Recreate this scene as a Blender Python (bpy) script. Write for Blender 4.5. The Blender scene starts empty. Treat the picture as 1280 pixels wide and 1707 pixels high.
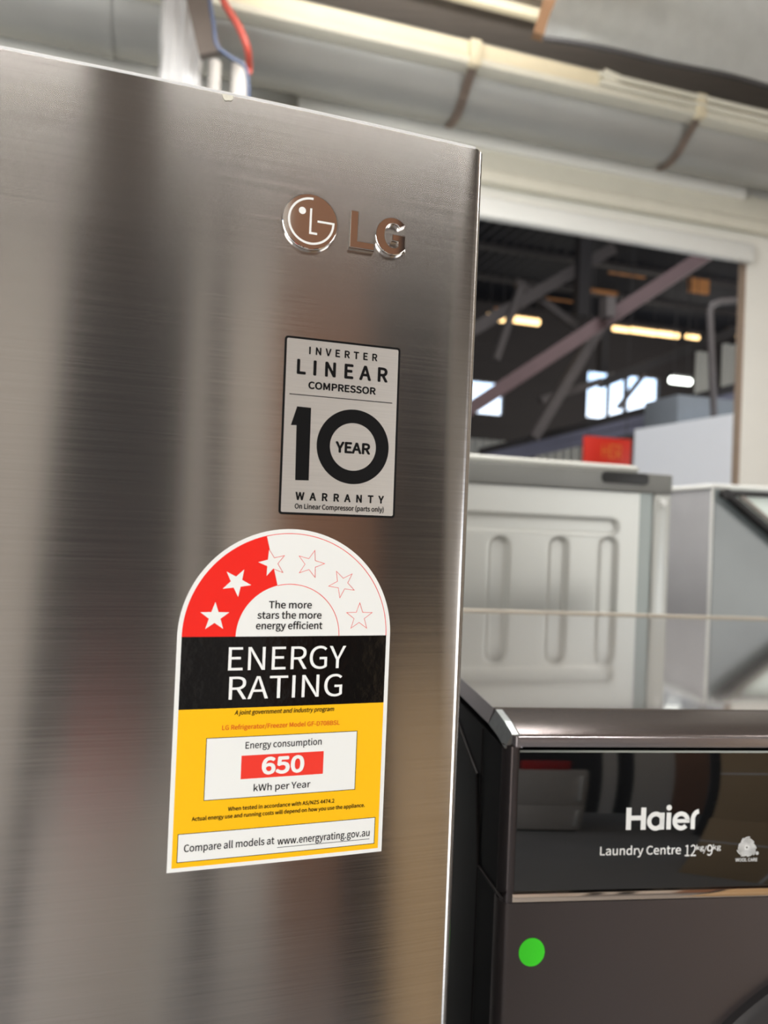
import bpy, bmesh, math, random, os
from mathutils import Vector, Matrix, noise as mnoise

random.seed(7)
SC = bpy.context.scene
COL = SC.collection
PI = math.pi
R = math.radians
sin, cos = math.sin, math.cos

# ------------------------------------------------------------------ camera
CAM_Z = 1.60
F_PX, PITCH, ROLL = 1211.72, 0.018020, 0.043215
cam_d = bpy.data.cameras.new('camera')
cam = bpy.data.objects.new('camera', cam_d)
COL.objects.link(cam)
SC.camera = cam
cam_d.sensor_fit = 'HORIZONTAL'
cam_d.lens = 6.9
cam_d.sensor_width = 6.9 * 1280.0 / F_PX
cam_d.clip_start = 0.02
cam_d.clip_end = 200
cam_d.dof.use_dof = True
cam_d.dof.focus_distance = 0.372
cam_d.dof.aperture_fstop = 2.05
_up = Vector((0, -sin(PITCH), cos(PITCH)))
_ex = Vector((1, 0, 0))
_fw = Vector((0, cos(PITCH), sin(PITCH)))
_r = _ex * cos(ROLL) + _up * sin(ROLL)
_u = -_ex * sin(ROLL) + _up * cos(ROLL)
m = Matrix((( _r.x, _u.x, -_fw.x, 0), (_r.y, _u.y, -_fw.y, 0), (_r.z, _u.z, -_fw.z, CAM_Z), (0, 0, 0, 1)))
cam.matrix_world = m
CAMP = Vector((0, 0, CAM_Z))

# ------------------------------------------------------------------ world, exposure
SC.view_settings.view_transform = 'Standard'
SC.view_settings.look = 'None'
SC.view_settings.gamma = 1.0
SC.view_settings.use_curve_mapping = False
SC.view_settings.exposure = 0.0
SC.cycles.use_denoising = True
SC.cycles.max_bounces = 8
SC.cycles.sample_clamp_indirect = 6.0

W = bpy.data.worlds.new('sky')
SC.world = W
W.use_nodes = True
nt = W.node_tree
nt.nodes.clear()
tc = nt.nodes.new('ShaderNodeTexCoord')
sx = nt.nodes.new('ShaderNodeSeparateXYZ')
rp = nt.nodes.new('ShaderNodeValToRGB')
rp.color_ramp.elements[0].position = 0.0
rp.color_ramp.elements[0].color = (1.0, 0.93, 0.82, 1)
rp.color_ramp.elements[1].position = 0.26
rp.color_ramp.elements[1].color = (0.22, 0.50, 0.90, 1)
e = rp.color_ramp.elements.new(0.11)
e.color = (0.95, 0.97, 1.0, 1)
bg = nt.nodes.new('ShaderNodeBackground')
bg.inputs['Strength'].default_value = 2.9
wo = nt.nodes.new('ShaderNodeOutputWorld')
nt.links.new(tc.outputs['Generated'], sx.inputs[0])
nt.links.new(sx.outputs['Z'], rp.inputs[0])
nt.links.new(rp.outputs[0], bg.inputs[0])
nt.links.new(bg.outputs[0], wo.inputs[0])

YAW = R(15.7)          # direction of the shop's walls


class Fr:
    """a frame standing on the floor: x along, y away from the camera, z up"""
    def __init__(s, o=(0, 0, 0), yaw=YAW):
        s.o = Vector(o)
        s.e = Vector((cos(yaw), sin(yaw), 0))
        s.n = Vector((-sin(yaw), cos(yaw), 0))
        s.yaw = yaw

    def __call__(s, x, y, z):
        return s.o + s.e * x + s.n * y + Vector((0, 0, z))

    def loc(s, P):
        d = P - s.o
        return Vector((d.dot(s.e), d.dot(s.n), d.z))


SHOP = Fr()


def ray(x, y):
    dx, dy = x - 640.0, y - 853.5
    X = dx * cos(ROLL) + dy * sin(ROLL)
    Y = -dx * sin(ROLL) + dy * cos(ROLL)
    return _fw + _ex * (X / F_PX) - _up * (Y / F_PX)


def on(fr, yd, x, y):
    """local point of the frame's plane y = yd seen at this place of the photograph"""
    d = ray(x, y)
    t = (yd - (CAMP - fr.o).dot(fr.n)) / d.dot(fr.n)
    return fr.loc(CAMP + d * t)


def area_light(name, loc, target, sx_, sy_, power, color):
    d = bpy.data.lights.new(name, 'AREA')
    d.shape = 'RECTANGLE'
    d.size = sx_
    d.size_y = sy_
    d.energy = power
    d.color = color
    o = bpy.data.objects.new(name, d)
    COL.objects.link(o)
    o.location = loc
    o.rotation_euler = (Vector(target) - Vector(loc)).to_track_quat('-Z', 'Y').to_euler()
    return o


# added area lights as daylight, in unseen side doorways behind the camera
area_light('added_daylight_left', SHOP(-3.1, -1.5, 1.45), SHOP(0.4, 0.6, 1.5), 2.8, 2.6, 150, (1.0, 0.985, 0.965))
area_light('added_daylight_right', SHOP(3.5, -2.6, 1.45), SHOP(0.2, 1.2, 1.7), 2.2, 2.6, 48, (1.0, 0.985, 0.965))
# unseen ceiling tubes added as fill, shining both down and up
for (x_, y_, p_) in ((-0.9, 0.8, 50), (2.3, 0.8, 30), (0.6, 1.75, 58)):
    area_light('added_ceiling_fill', SHOP(x_, y_, 3.19), SHOP(x_, y_ + 0.001, 0), 1.2, 0.25, p_ * 0.7, (1.0, 0.98, 0.95))
    area_light('added_ceiling_fill', SHOP(x_, y_, 3.29), SHOP(x_, y_ + 0.001, 9), 1.2, 0.25, p_ * 0.9, (1.0, 0.98, 0.95))
# unseen lamps added to brighten the back wall for reflected streaks
for x_, p_ in ((-1.6, 42), (1.0, 33)):
    area_light('added_back_wall_fill', SHOP(x_, -1.6, 5.2), SHOP(x_, -4.0, 1.6), 2.2, 0.25, p_, (1.0, 0.97, 0.93))
# added area lights to brighten the warehouse, from overhead and from the right
area_light('warehouse_top_fill', SHOP(2.0, 3.5, 5.9), SHOP(2.0, 7.0, 1.0), 5.0, 0.9, 225, (0.93, 0.96, 1.0))
area_light('warehouse_side_fill', SHOP(13.8, 9.0, 2.5), SHOP(2.0, 9.5, 3.5), 4.0, 4.0, 520, (1.0, 0.97, 0.93))

# ------------------------------------------------------------------ materials
def lin(c):
    c = c / 255.0
    return c / 12.92 if c <= 0.04045 else ((c + 0.055) / 1.055) ** 2.4


def rgb(r, g, b):
    return (lin(r), lin(g), lin(b), 1)


def pmat(name, col, rough=0.5, metal=0.0, var=0.08, scale=12.0, bump=0.0, bscale=60.0, coat=0.0,
         stretch=(1, 1, 1), emit=None, strength=0.0, rvar=0.0, aniso=0.0, tangent=None, alpha=1.0, spec=0.5):
    M = bpy.data.materials.new(name)
    M.use_nodes = True
    t = M.node_tree
    b = t.nodes['Principled BSDF']
    b.inputs['Roughness'].default_value = rough
    b.inputs['Metallic'].default_value = metal
    b.inputs['Coat Weight'].default_value = coat
    b.inputs['Coat Roughness'].default_value = 0.04
    b.inputs['Specular IOR Level'].default_value = spec
    c = t.nodes.new('ShaderNodeTexCoord')
    mp = t.nodes.new('ShaderNodeMapping')
    mp.inputs['Scale'].default_value = stretch
    t.links.new(c.outputs['Object'], mp.inputs[0])
    n = t.nodes.new('ShaderNodeTexNoise')
    n.inputs['Scale'].default_value = scale
    n.inputs['Detail'].default_value = 5
    t.links.new(mp.outputs[0], n.inputs[0])
    mx = t.nodes.new('ShaderNodeMix')
    mx.data_type = 'RGBA'
    mx.inputs[6].default_value = [max(0, v * (1 - var)) for v in col[:3]] + [1]
    mx.inputs[7].default_value = [min(1, v * (1 + var)) for v in col[:3]] + [1]
    t.links.new(n.outputs['Fac'], mx.inputs[0])
    t.links.new(mx.outputs[2], b.inputs['Base Color'])
    if rvar:
        mr = t.nodes.new('ShaderNodeMapRange')
        mr.inputs['To Min'].default_value = max(0, rough - rvar)
        mr.inputs['To Max'].default_value = rough + rvar
        t.links.new(n.outputs['Fac'], mr.inputs[0])
        t.links.new(mr.outputs[0], b.inputs['Roughness'])
    if bump:
        n2 = t.nodes.new('ShaderNodeTexNoise')
        n2.inputs['Scale'].default_value = bscale
        n2.inputs['Detail'].default_value = 4
        t.links.new(mp.outputs[0], n2.inputs[0])
        bp = t.nodes.new('ShaderNodeBump')
        bp.inputs['Strength'].default_value = bump
        bp.inputs['Distance'].default_value = 0.002
        t.links.new(n2.outputs['Fac'], bp.inputs['Height'])
        t.links.new(bp.outputs[0], b.inputs['Normal'])
    if aniso:
        b.inputs['Anisotropic'].default_value = aniso
        v = t.nodes.new('ShaderNodeCombineXYZ')
        v.inputs[0].default_value, v.inputs[1].default_value, v.inputs[2].default_value = tangent
        t.links.new(v.outputs[0], b.inputs['Tangent'])
    if emit:
        b.inputs['Emission Color'].default_value = emit
        b.inputs['Emission Strength'].default_value = strength
    return M


MT = {}
# brushed steel of the refrigerator: grain runs across, so reflections smear up and down
MT['steel'] = pmat('brushed_steel', (0.55, 0.525, 0.502, 1), 0.19, 1.0, var=0.18, scale=1.0, stretch=(12, 12, 1300),
                   rvar=0.035, aniso=0.92, tangent=(0, 0, 1))
MT['steel_edge'] = pmat('steel_edge', (0.88, 0.88, 0.87, 1), 0.45, 0.35)
MT['fridge_body'] = pmat('fridge_body_grey', rgb(95, 96, 98), 0.45)
MT['chrome'] = pmat('chrome', (0.80, 0.77, 0.74, 1), 0.05, 1.0, var=0.02)
MT['white_ink'] = pmat('white_ink', rgb(240, 240, 236), 0.4, var=0.01)
MT['paper'] = pmat('label_paper_white', rgb(236, 236, 231), 0.38, var=0.012, bump=0.02, bscale=400)
MT['red_ink'] = pmat('red_ink', rgb(238, 34, 22), 0.38, var=0.03)
MT['red_box'] = pmat('red_box_ink', rgb(236, 56, 42), 0.38, var=0.03)
MT['black_ink'] = pmat('glossy_black_ink', rgb(10, 9, 9), 0.14, var=0.1, bump=0.1, bscale=160)
MT['text_black'] = pmat('text_black', rgb(12, 12, 13), 0.45, var=0.02, spec=0.2)
MT['yellow_ink'] = pmat('yellow_ink', rgb(252, 190, 4), 0.38, var=0.02, bump=0.02, bscale=400)
MT['orange_ink'] = pmat('orange_ink', rgb(226, 98, 20), 0.4, var=0.02)
MT['foil'] = pmat('brushed_silver_foil', (0.72, 0.70, 0.66, 1), 0.38, 0.75, var=0.12, scale=1.0, stretch=(40, 40, 1800))
MT['sticker_black'] = pmat('sticker_black', rgb(12, 12, 13), 0.4, spec=0.25)
MT['green'] = pmat('green_sticker', rgb(70, 253, 42), 0.55, var=0.03)
MT['haier_front'] = pmat('dark_titanium_paint', (0.105, 0.088, 0.086, 1), 0.36, 0.7, var=0.06, scale=900)
MT['haier_bezel'] = pmat('bezel_titanium', (0.36, 0.33, 0.34, 1), 0.26, 0.9, var=0.18, scale=1500)
MT['haier_strip'] = pmat('front_lip_titanium', (0.155, 0.132, 0.128, 1), 0.2, 0.85, var=0.1, scale=700, bump=0.06, bscale=900)
MT['haier_top'] = pmat('glossy_titanium_top', (0.52, 0.49, 0.47, 1), 0.07, 0.9, var=0.04, scale=30, bump=0.01, bscale=500, coat=0.5)
MT['haier_side'] = pmat('black_side_panel', rgb(9, 9, 10), 0.45, spec=0.3)
MT['haier_cap'] = pmat('side_cap_metal', (0.34, 0.36, 0.36, 1), 0.35, 0.9, var=0.2, scale=200)
MT['rear_beige'] = pmat('dull_beige_rail', rgb(150, 143, 130), 0.6)
MT['contour'] = pmat('black_ridge', rgb(34, 29, 29), 0.5, spec=0.2)
MT['stile'] = pmat('dark_stile', (0.10, 0.085, 0.085, 1), 0.25, 0.8)
MT['black_glass'] = pmat('black_glass', rgb(10, 11, 12), 0.03, 0.0, var=0.02, coat=1.0)
MT['glass_edge_glint'] = pmat('glass_edge_glint', rgb(170, 178, 174), 0.15, 0.3)
MT['bronze'] = pmat('rose_mirror_strip', (0.78, 0.66, 0.56, 1), 0.06, 1.0, var=0.02)
MT['ring'] = pmat('door_ring', (0.09, 0.088, 0.09, 1), 0.3, 0.8)
MT['port_glass'] = pmat('porthole_glass', rgb(14, 15, 22), 0.04, coat=1.0)
MT['gasket'] = pmat('black_rubber', rgb(26, 25, 25), 0.5)
MT['silver_paint'] = pmat('silver_grey_sheet', rgb(196, 198, 193), 0.32, 0.15, var=0.03)
MT['cap_grey'] = pmat('grey_plastic', rgb(122, 123, 119), 0.45)
MT['cap_lit'] = pmat('lit_cap_edge', rgb(186, 187, 180), 0.35)
MT['post_teal'] = pmat('grey_green_post', rgb(138, 146, 143), 0.35, 0.2)
MT['slot'] = pmat('dark_slot', rgb(26, 27, 27), 0.5)
MT['white_enamel'] = pmat('white_enamel', rgb(222, 223, 219), 0.3, var=0.02)
MT['grey_side'] = pmat('grey_side', rgb(150, 150, 152), 0.4)
MT['grey_glass'] = pmat('grey_glass', rgb(132, 140, 141), 0.3, 0.0, var=0.25, scale=3, coat=0.12)
MT['trim_taupe'] = pmat('taupe_trim', rgb(158, 152, 144), 0.5)
MT['mint'] = pmat('pale_mint_lid', rgb(222, 234, 226), 0.3)
MT['wall_white'] = pmat('white_painted_wall', rgb(234, 234, 228), 0.6, var=0.03, scale=5)
MT['board_white'] = pmat('white_painted_board', rgb(236, 236, 231), 0.5, var=0.03, scale=6)
MT['cream'] = pmat('old_cream_paint', rgb(226, 216, 188), 0.55, var=0.12, scale=9, bump=0.2, bscale=30)
MT['rail_cream'] = pmat('cream_rail', rgb(224, 222, 208), 0.5, var=0.06, scale=14)
MT['rail_white'] = pmat('white_rail', rgb(226, 228, 225), 0.35, var=0.03)
MT['galv'] = pmat('galvanised_duct', rgb(170, 171, 168), 0.42, 0.4, var=0.14, scale=4)
MT['jamb_brown'] = pmat('jamb_brown', rgb(150, 132, 116), 0.6)
MT['rust'] = pmat('rusty_strap', rgb(166, 150, 138), 0.6, 0.1, var=0.3, scale=25)
MT['foil_sheet'] = pmat('dull_foil_sheet', rgb(206, 208, 206), 0.5, 0.1, var=0.1, scale=22, bump=0.4, bscale=40)
MT['dark_edge'] = pmat('dark_edge', rgb(58, 56, 56), 0.6)
MT['ceiling'] = pmat('grey_brown_boards', rgb(130, 121, 113), 0.7, var=0.25, scale=4, stretch=(1, 14, 1))
MT['plastic'] = pmat('white_plastic_wrap', rgb(186, 187, 188), 0.25, var=0.1, scale=8, bump=1.0, bscale=22, stretch=(1, 1, 0.35))
MT['steel_brown'] = pmat('brown_steel', rgb(96, 88, 82), 0.5, 0.3, var=0.2)
MT['red_cable'] = pmat('red_cable', rgb(168, 66, 52), 0.45)
MT['blue_cable'] = pmat('blue_grey_cable', rgb(58, 72, 100), 0.45)
MT['white_pipe'] = pmat('white_pipe', rgb(212, 210, 206), 0.4)
MT['floor'] = pmat('concrete_floor', rgb(150, 148, 145), 0.5, var=0.15, scale=3)
MT['back_wall'] = pmat('shop_back_wall', rgb(150, 140, 128), 0.7, var=0.06)
MT['back_dark'] = pmat('dark_streak_grey', rgb(48, 48, 50), 0.7, var=0.1)
MT['panel_tan'] = pmat('tan_panel', rgb(212, 204, 194), 0.6, var=0.05)
MT['panel_wood'] = pmat('brown_board_panel', rgb(150, 108, 82), 0.6, var=0.12, scale=3)
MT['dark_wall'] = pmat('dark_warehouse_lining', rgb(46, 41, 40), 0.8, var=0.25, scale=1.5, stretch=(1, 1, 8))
MT['roof'] = pmat('dark_corrugated_roof', rgb(58, 58, 63), 0.6, 0.2, var=0.2)
MT['truss'] = pmat('grey_brown_truss', rgb(80, 73, 71), 0.6, var=0.2, scale=6)
MT['truss_red'] = pmat('red_oxide_truss', rgb(84, 62, 62), 0.6, var=0.25, scale=4)
MT['truss_dark'] = pmat('dark_truss', rgb(48, 44, 44), 0.6, var=0.2)
MT['blue_grey'] = pmat('blue_grey_beam', rgb(112, 112, 128), 0.6, var=0.15)
MT['batten'] = pmat('dull_batten', rgb(150, 116, 86), 0.7, var=0.2)
MT['wood_glow'] = pmat('glow_painted_timber', rgb(176, 118, 66), 0.6, var=0.35, scale=3)
MT['cladding'] = pmat('pale_cladding', rgb(206, 204, 196), 0.6, var=0.05)
MT['partition'] = pmat('partition_white', rgb(248, 249, 252), 0.5, var=0.01)
MT['sign_red'] = pmat('sign_red', rgb(226, 48, 26), 0.5, var=0.05)
MT['sign_orange'] = pmat('sign_orange', rgb(240, 130, 50), 0.5)
MT['box_grey'] = pmat('grey_cabinet', rgb(120, 124, 128), 0.5)
MT['lamp_warm'] = pmat('warm_tube', rgb(255, 214, 140), 0.5, emit=(1.0, 0.66, 0.30, 1), strength=3.2)
MT['lamp_white'] = pmat('white_lamp', rgb(250, 255, 248), 0.5, emit=(0.95, 1.0, 0.92, 1), strength=6)
MT['tube_white'] = pmat('tube_diffuser', rgb(250, 250, 245), 0.5, emit=(1.0, 0.96, 0.9, 1), strength=5)
MT['card'] = pmat('cardboard', rgb(168, 142, 106), 0.75, var=0.06, scale=6)
MT['strap_white'] = pmat('white_strapping', rgb(220, 222, 224), 0.4)
MT['black_app'] = pmat('black_appliance', rgb(30, 30, 33), 0.25)
MT['teal_app'] = pmat('grey_teal_appliance', rgb(86, 98, 98), 0.4)
MT['grey_standin'] = pmat('light_grey_standin', rgb(202, 196, 190), 0.4)
MT['red_app'] = pmat('red_plastic', rgb(190, 40, 40), 0.4)
MT['beige_app'] = pmat('beige_panel', rgb(208, 202, 194), 0.5)
MT['chip'] = pmat('chipped_paint', rgb(226, 222, 206), 0.7, var=0.2, scale=900)
MT['window_bar'] = pmat('window_bar', rgb(52, 50, 50), 0.6)

# ------------------------------------------------------------------ object helpers
def tag(o, label=None, cat=None, group=None, kind=None):
    if label: o['label'] = label
    if cat: o['category'] = cat
    if group: o['group'] = group
    if kind: o['kind'] = kind
    return o


def thing(name, loc, label, cat, group=None, yaw=0.0):
    o = bpy.data.objects.new(name, None)
    o.empty_display_size = 0.05
    COL.objects.link(o)
    o.location = loc
    o.rotation_euler = (0, 0, yaw)
    tag(o, label, cat, group)
    return o


def wmat(o):
    M = Matrix.LocRotScale(o.location, o.rotation_euler, None)
    return wmat(o.parent) @ M if o.parent else M


def build(name, bm, mat, parent=None, smooth=35, kind=None):
    """bm is in world space; becomes ONE mesh object"""
    bmesh.ops.recalc_face_normals(bm, faces=bm.faces) if len(bm.faces) < 60000 else None
    me = bpy.data.meshes.new(name)
    if parent is not None:
        bm.transform(wmat(parent).inverted())
        o = bpy.data.objects.new(name, me)
        o.parent = parent
    else:
        xs = [v.co for v in bm.verts]
        lo = Vector((min(c[i] for c in xs) for i in range(3)))
        hi = Vector((max(c[i] for c in xs) for i in range(3)))
        org = Vector(((lo.x + hi.x) / 2, (lo.y + hi.y) / 2, lo.z))
        bm.transform(Matrix.Translation(-org))
        o = bpy.data.objects.new(name, me)
        o.location = org
    bm.to_mesh(me)
    bm.free()
    me.materials.append(MT[mat])
    if smooth:
        for p in me.polygons:
            p.use_smooth = True
        me.set_sharp_from_angle(angle=R(smooth))
    COL.objects.link(o)
    if kind:
        o['kind'] = kind
    return o


def NB():
    return bmesh.new()


def add_poly_prism(bm, bot, top):
    """two loops of the same length -> closed solid"""
    a = [bm.verts.new(p) for p in bot]
    b = [bm.verts.new(p) for p in top]
    n = len(a)
    bm.faces.new(a[::-1])
    bm.faces.new(b)
    for i in range(n):
        j = (i + 1) % n
        bm.faces.new((a[i], a[j], b[j], b[i]))
    return a + b


def box(bm, fr, x0, x1, y0, y1, z0, z1, bev=0.0, seg=2):
    t = bmesh.new()
    add_poly_prism(t, [fr(x0, y0, z0), fr(x1, y0, z0), fr(x1, y1, z0), fr(x0, y1, z0)],
                   [fr(x0, y0, z1), fr(x1, y0, z1), fr(x1, y1, z1), fr(x0, y1, z1)])
    if bev:
        bmesh.ops.recalc_face_normals(t, faces=t.faces)
        bmesh.ops.bevel(t, geom=t.edges[:] , offset=bev, segments=seg, affect='EDGES', profile=0.5)
    merge(bm, t)


def merge(bm, t):
    me = bpy.data.meshes.new('tmp')
    t.to_mesh(me)
    t.free()
    bm.from_mesh(me)
    bpy.data.meshes.remove(me)


def prism(bm, fr, pts, y0, y1, bev=0.0, seg=2):
    """polygon in the frame's x-z plane, thick from y0 to y1"""
    t = bmesh.new()
    add_poly_prism(t, [fr(x, y0, z) for x, z in pts], [fr(x, y1, z) for x, z in pts])
    if bev:
        bmesh.ops.recalc_face_normals(t, faces=t.faces)
        bmesh.ops.bevel(t, geom=t.edges[:], offset=bev, segments=seg, affect='EDGES', profile=0.5)
    merge(bm, t)


def profile(bm, fr, pts, x0, x1):
    """polygon in the frame's y-z plane, long from x0 to x1"""
    add_poly_prism(bm, [fr(x0, y, z) for y, z in pts], [fr(x1, y, z) for y, z in pts])


def bar(bm, a, b, w, h=None, up=Vector((0, 0, 1))):
    h = h or w
    a, b = Vector(a), Vector(b)
    d = (b - a).normalized()
    s = d.cross(up).normalized()
    t = s.cross(d).normalized()
    c = [s * w / 2 + t * h / 2, -s * w / 2 + t * h / 2, -s * w / 2 - t * h / 2, s * w / 2 - t * h / 2]
    add_poly_prism(bm, [a + q for q in c], [b + q for q in c])


def tube(bm, pts, r, seg=12, closed=False):
    pts = [Vector(p) for p in pts]
    n = len(pts)
    rings = []
    prev = None
    for i in range(n):
        if closed:
            d = (pts[(i + 1) % n] - pts[i - 1]).normalized()
        else:
            d = (pts[min(i + 1, n - 1)] - pts[max(i - 1, 0)]).normalized()
        if prev is None:
            ref = Vector((0, 0, 1)) if abs(d.z) < 0.9 else Vector((1, 0, 0))
            s = d.cross(ref).normalized()
        else:
            s = (prev - d * prev.dot(d)).normalized()
        prev = s
        t = d.cross(s)
        rr = r[i] if isinstance(r, (list, tuple)) else r
        rings.append([bm.verts.new(pts[i] + (s * cos(2 * PI * k / seg) + t * sin(2 * PI * k / seg)) * rr) for k in range(seg)])
    m_ = n if closed else n - 1
    for i in range(m_):
        A, B = rings[i], rings[(i + 1) % n]
        for k in range(seg):
            bm.faces.new((A[k], A[(k + 1) % seg], B[(k + 1) % seg], B[k]))
    if not closed:
        bm.faces.new(rings[0][::-1])
        bm.faces.new(rings[-1])


def catmull(pts, k=8):
    pts = [Vector(p) for p in pts]
    P = [pts[0]] + pts + [pts[-1]]
    out = []
    for i in range(1, len(P) - 2):
        for j in range(k):
            t = j / k
            a, b, c, d = P[i - 1], P[i], P[i + 1], P[i + 2]
            out.append(0.5 * ((2 * b) + (c - a) * t + (2 * a - 5 * b + 4 * c - d) * t * t + (3 * b - a - 3 * c + d) * t ** 3))
    out.append(pts[-1])
    return out


def panel_with_holes(bm, fr, y0, y1, x0, x1, z0, z1, holes):
    xs = sorted({x0, x1, *[h[0] for h in holes], *[h[1] for h in holes]})
    zs = sorted({z0, z1, *[h[2] for h in holes], *[h[3] for h in holes]})
    for i in range(len(xs) - 1):
        for j in range(len(zs) - 1):
            cx, cz = (xs[i] + xs[i + 1]) / 2, (zs[j] + zs[j + 1]) / 2
            if any(h[0] < cx < h[1] and h[2] < cz < h[3] for h in holes):
                continue
            box(bm, fr, xs[i], xs[i + 1], y0, y1, zs[j], zs[j + 1])


# ------------------------------------------------------------------ lettering
_FD = bpy.utils.system_resource('DATAFILES', path='fonts')


def font(n):
    try:
        return bpy.data.fonts.load(os.path.join(_FD, n))
    except Exception:
        return None


F_HUM = font('Noto Sans CJK Regular.woff2')      # Blender's own bundled faces
F_INT = font('Inter.woff2')


def text_mesh(s, fnt, spacing=1.0, shear=0.0):
    c = bpy.data.curves.new('t', 'FONT')
    if fnt: c.font = fnt
    c.body = s
    c.space_character = spacing
    c.shear = shear
    c.resolution_u = 6
    o = bpy.data.objects.new('t', c)
    me = bpy.data.meshes.new_from_object(o)
    bpy.data.objects.remove(o)
    bpy.data.curves.remove(c)
    return me


def span(me, a):
    v = [q.co[a] for q in me.vertices]
    return min(v), max(v)


def add_text(bm, s, x0, x1, base, cap, fnt=F_HUM, bold=0.0, shear=0.0, fit='scale', capch='H', rot=0.0):
    """letters spread flat in 2-D: from x0 to x1 with this baseline and this height of the capitals.
    fit='scale' stretches the width a little, fit='space' spreads the letters apart"""
    # bold: how much heavier the strokes get, in the drawing's own unit
    cap -= 2 * bold
    base += bold
    x0 += bold
    x1 -= bold
    mc = text_mesh(capch, fnt)
    h = span(mc, 1)
    k = cap / (h[1] - h[0])
    yb = h[0]
    bpy.data.meshes.remove(mc)
    sp = 1.0
    if fit == 'space':
        a, b = text_mesh(s, fnt, 1.0, shear), text_mesh(s, fnt, 2.0, shear)
        wa, wb = span(a, 0), span(b, 0)
        wa, wb = wa[1] - wa[0], wb[1] - wb[0]
        sp = 1 + ((x1 - x0) / k - wa) / (wb - wa)
    me = text_mesh(s, fnt, sp, shear)
    w = span(me, 0)
    kx = (x1 - x0) / (w[1] - w[0])
    shifts = [(0, 0)] if not bold else [(bold * cos(R(45 * q)), bold * sin(R(45 * q))) for q in range(8)]
    step = 0.01 if cap > 0.1 else 0.00001
    for q, (dx, dy) in enumerate(shifts):
        t = bmesh.new()
        t.from_mesh(me)
        for v in t.verts:
            x = x0 + (v.co.x - w[0]) * kx
            v.co = Vector((x + dx, base + dy + (v.co.y - yb) * k + (x - (x0 + x1) / 2) * rot, step * q))
        merge(bm, t)
    bpy.data.meshes.remove(me)


def flat_poly(bm, pts):
    bm.faces.new([bm.verts.new((x, y, 0)) for x, y in pts])


def flat_ring(bm, outer, inner, closed=True):
    a = [bm.verts.new((x, y, 0)) for x, y in outer]
    b = [bm.verts.new((x, y, 0)) for x, y in inner]
    n = len(a)
    for i in range(n if closed else n - 1):
        j = (i + 1) % n
        bm.faces.new((a[i], a[j], b[j], b[i]))


def arc(cx, cy, rx, a0, a1, n=48, ry=None):
    ry = rx if ry is None else ry
    return [(cx + rx * cos(R(a0 + (a1 - a0) * i / n)), cy + ry * sin(R(a0 + (a1 - a0) * i / n))) for i in range(n + 1)]


def rrect(x0, x1, y0, y1, r, n=6):
    return (arc(x1 - r, y1 - r, r, 0, 90, n) + arc(x0 + r, y1 - r, r, 90, 180, n) +
            arc(x0 + r, y0 + r, r, 180, 270, n) + arc(x1 - r, y0 + r, r, 270, 360, n))


def frame_line(bm, x0, x1, y0, y1, t):
    flat_ring(bm, [(x0, y0), (x1, y0), (x1, y1), (x0, y1)], [(x0 + t, y0 + t), (x1 - t, y0 + t), (x1 - t, y1 - t), (x0 + t, y1 - t)])


def slice_x(bm, step):
    if not bm.verts:
        return
    lo = min(v.co.x for v in bm.verts)
    hi = max(v.co.x for v in bm.verts)
    k = math.ceil(lo / step)
    while k * step < hi:
        bmesh.ops.bisect_plane(bm, geom=bm.verts[:] + bm.edges[:] + bm.faces[:], plane_co=(k * step, 0, 0), plane_no=(1, 0, 0), dist=1e-7)
        k += 1


# ================================================================== SETTING
WALL_Y = 2.90
op_r = on(SHOP, WALL_Y, 1243, 560).x
op_t = on(SHOP, WALL_Y, 1020, 372).z
CEIL_Z = 3.62
X_L, X_R, Y_B = -3.2, 3.6, -4.0
HIGH_Z, STEP_Y = 5.4, 0.30       # unseen rear roof raised so reflected streaks reach the door's top

b = NB(); box(b, SHOP, -10, 15, -4.5, 18, -0.06, 0.0)
build('floor', b, 'floor', kind='structure', smooth=0)
b = NB()
panel_with_holes(b, SHOP, WALL_Y, WALL_Y + 0.05, X_L, X_R, 0, CEIL_Z, [(-0.9, op_r, 0.85, op_t)])
build('wall_front', b, 'wall_white', kind='structure', smooth=0)
b = NB(); box(b, SHOP, X_L, X_R, Y_B - 0.1, Y_B, 0, HIGH_Z)
build('wall_back', b, 'back_dark', kind='structure', smooth=0)
# unseen panels added on the dark back wall to streak the steel's reflections
for i_, (xa_, xb_, m_) in enumerate(((X_L + 0.01, -0.78, 'beige_app'), (0.20, 0.34, 'beige_app'), (0.50, 0.88, 'panel_tan'), (0.88, 1.75, 'panel_wood'), (2.62, X_R - 0.01, 'beige_app'))):
    b = NB(); box(b, SHOP, xa_, xb_, Y_B + 0.002, Y_B + 0.05, 0, HIGH_Z - 0.01)
    build('wall_back_streak_panel_%d' % (i_ + 1), b, m_, kind='structure', smooth=0)
SIDE_L = Fr(SHOP(X_L, 0, 0), YAW + PI / 2)
b = NB(); panel_with_holes(b, SIDE_L, 0.0, 0.1, Y_B, WALL_Y, 0, HIGH_Z, [(-2.9, -0.1, 0.0, 2.75)])
build('wall_left', b, 'back_wall', kind='structure', smooth=0)
SIDE_R = Fr(SHOP(X_R, 0, 0), YAW + PI / 2)
b = NB(); panel_with_holes(b, SIDE_R, -0.1, 0.0, Y_B, WALL_Y, 0, HIGH_Z, [(-3.7, -1.5, 0.0, 2.75)])
build('wall_right', b, 'back_wall', kind='structure', smooth=0)
b = NB()
box(b, SHOP, X_L, X_R, STEP_Y, WALL_Y + 0.12, CEIL_Z, CEIL_Z + 0.08)
box(b, SHOP, X_L, X_R, STEP_Y, STEP_Y + 0.06, CEIL_Z + 0.08, HIGH_Z)
box(b, SHOP, X_L, X_R, Y_B, STEP_Y + 0.06, HIGH_Z, HIGH_Z + 0.08)
build('ceiling', b, 'ceiling', kind='structure', smooth=0)


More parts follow.
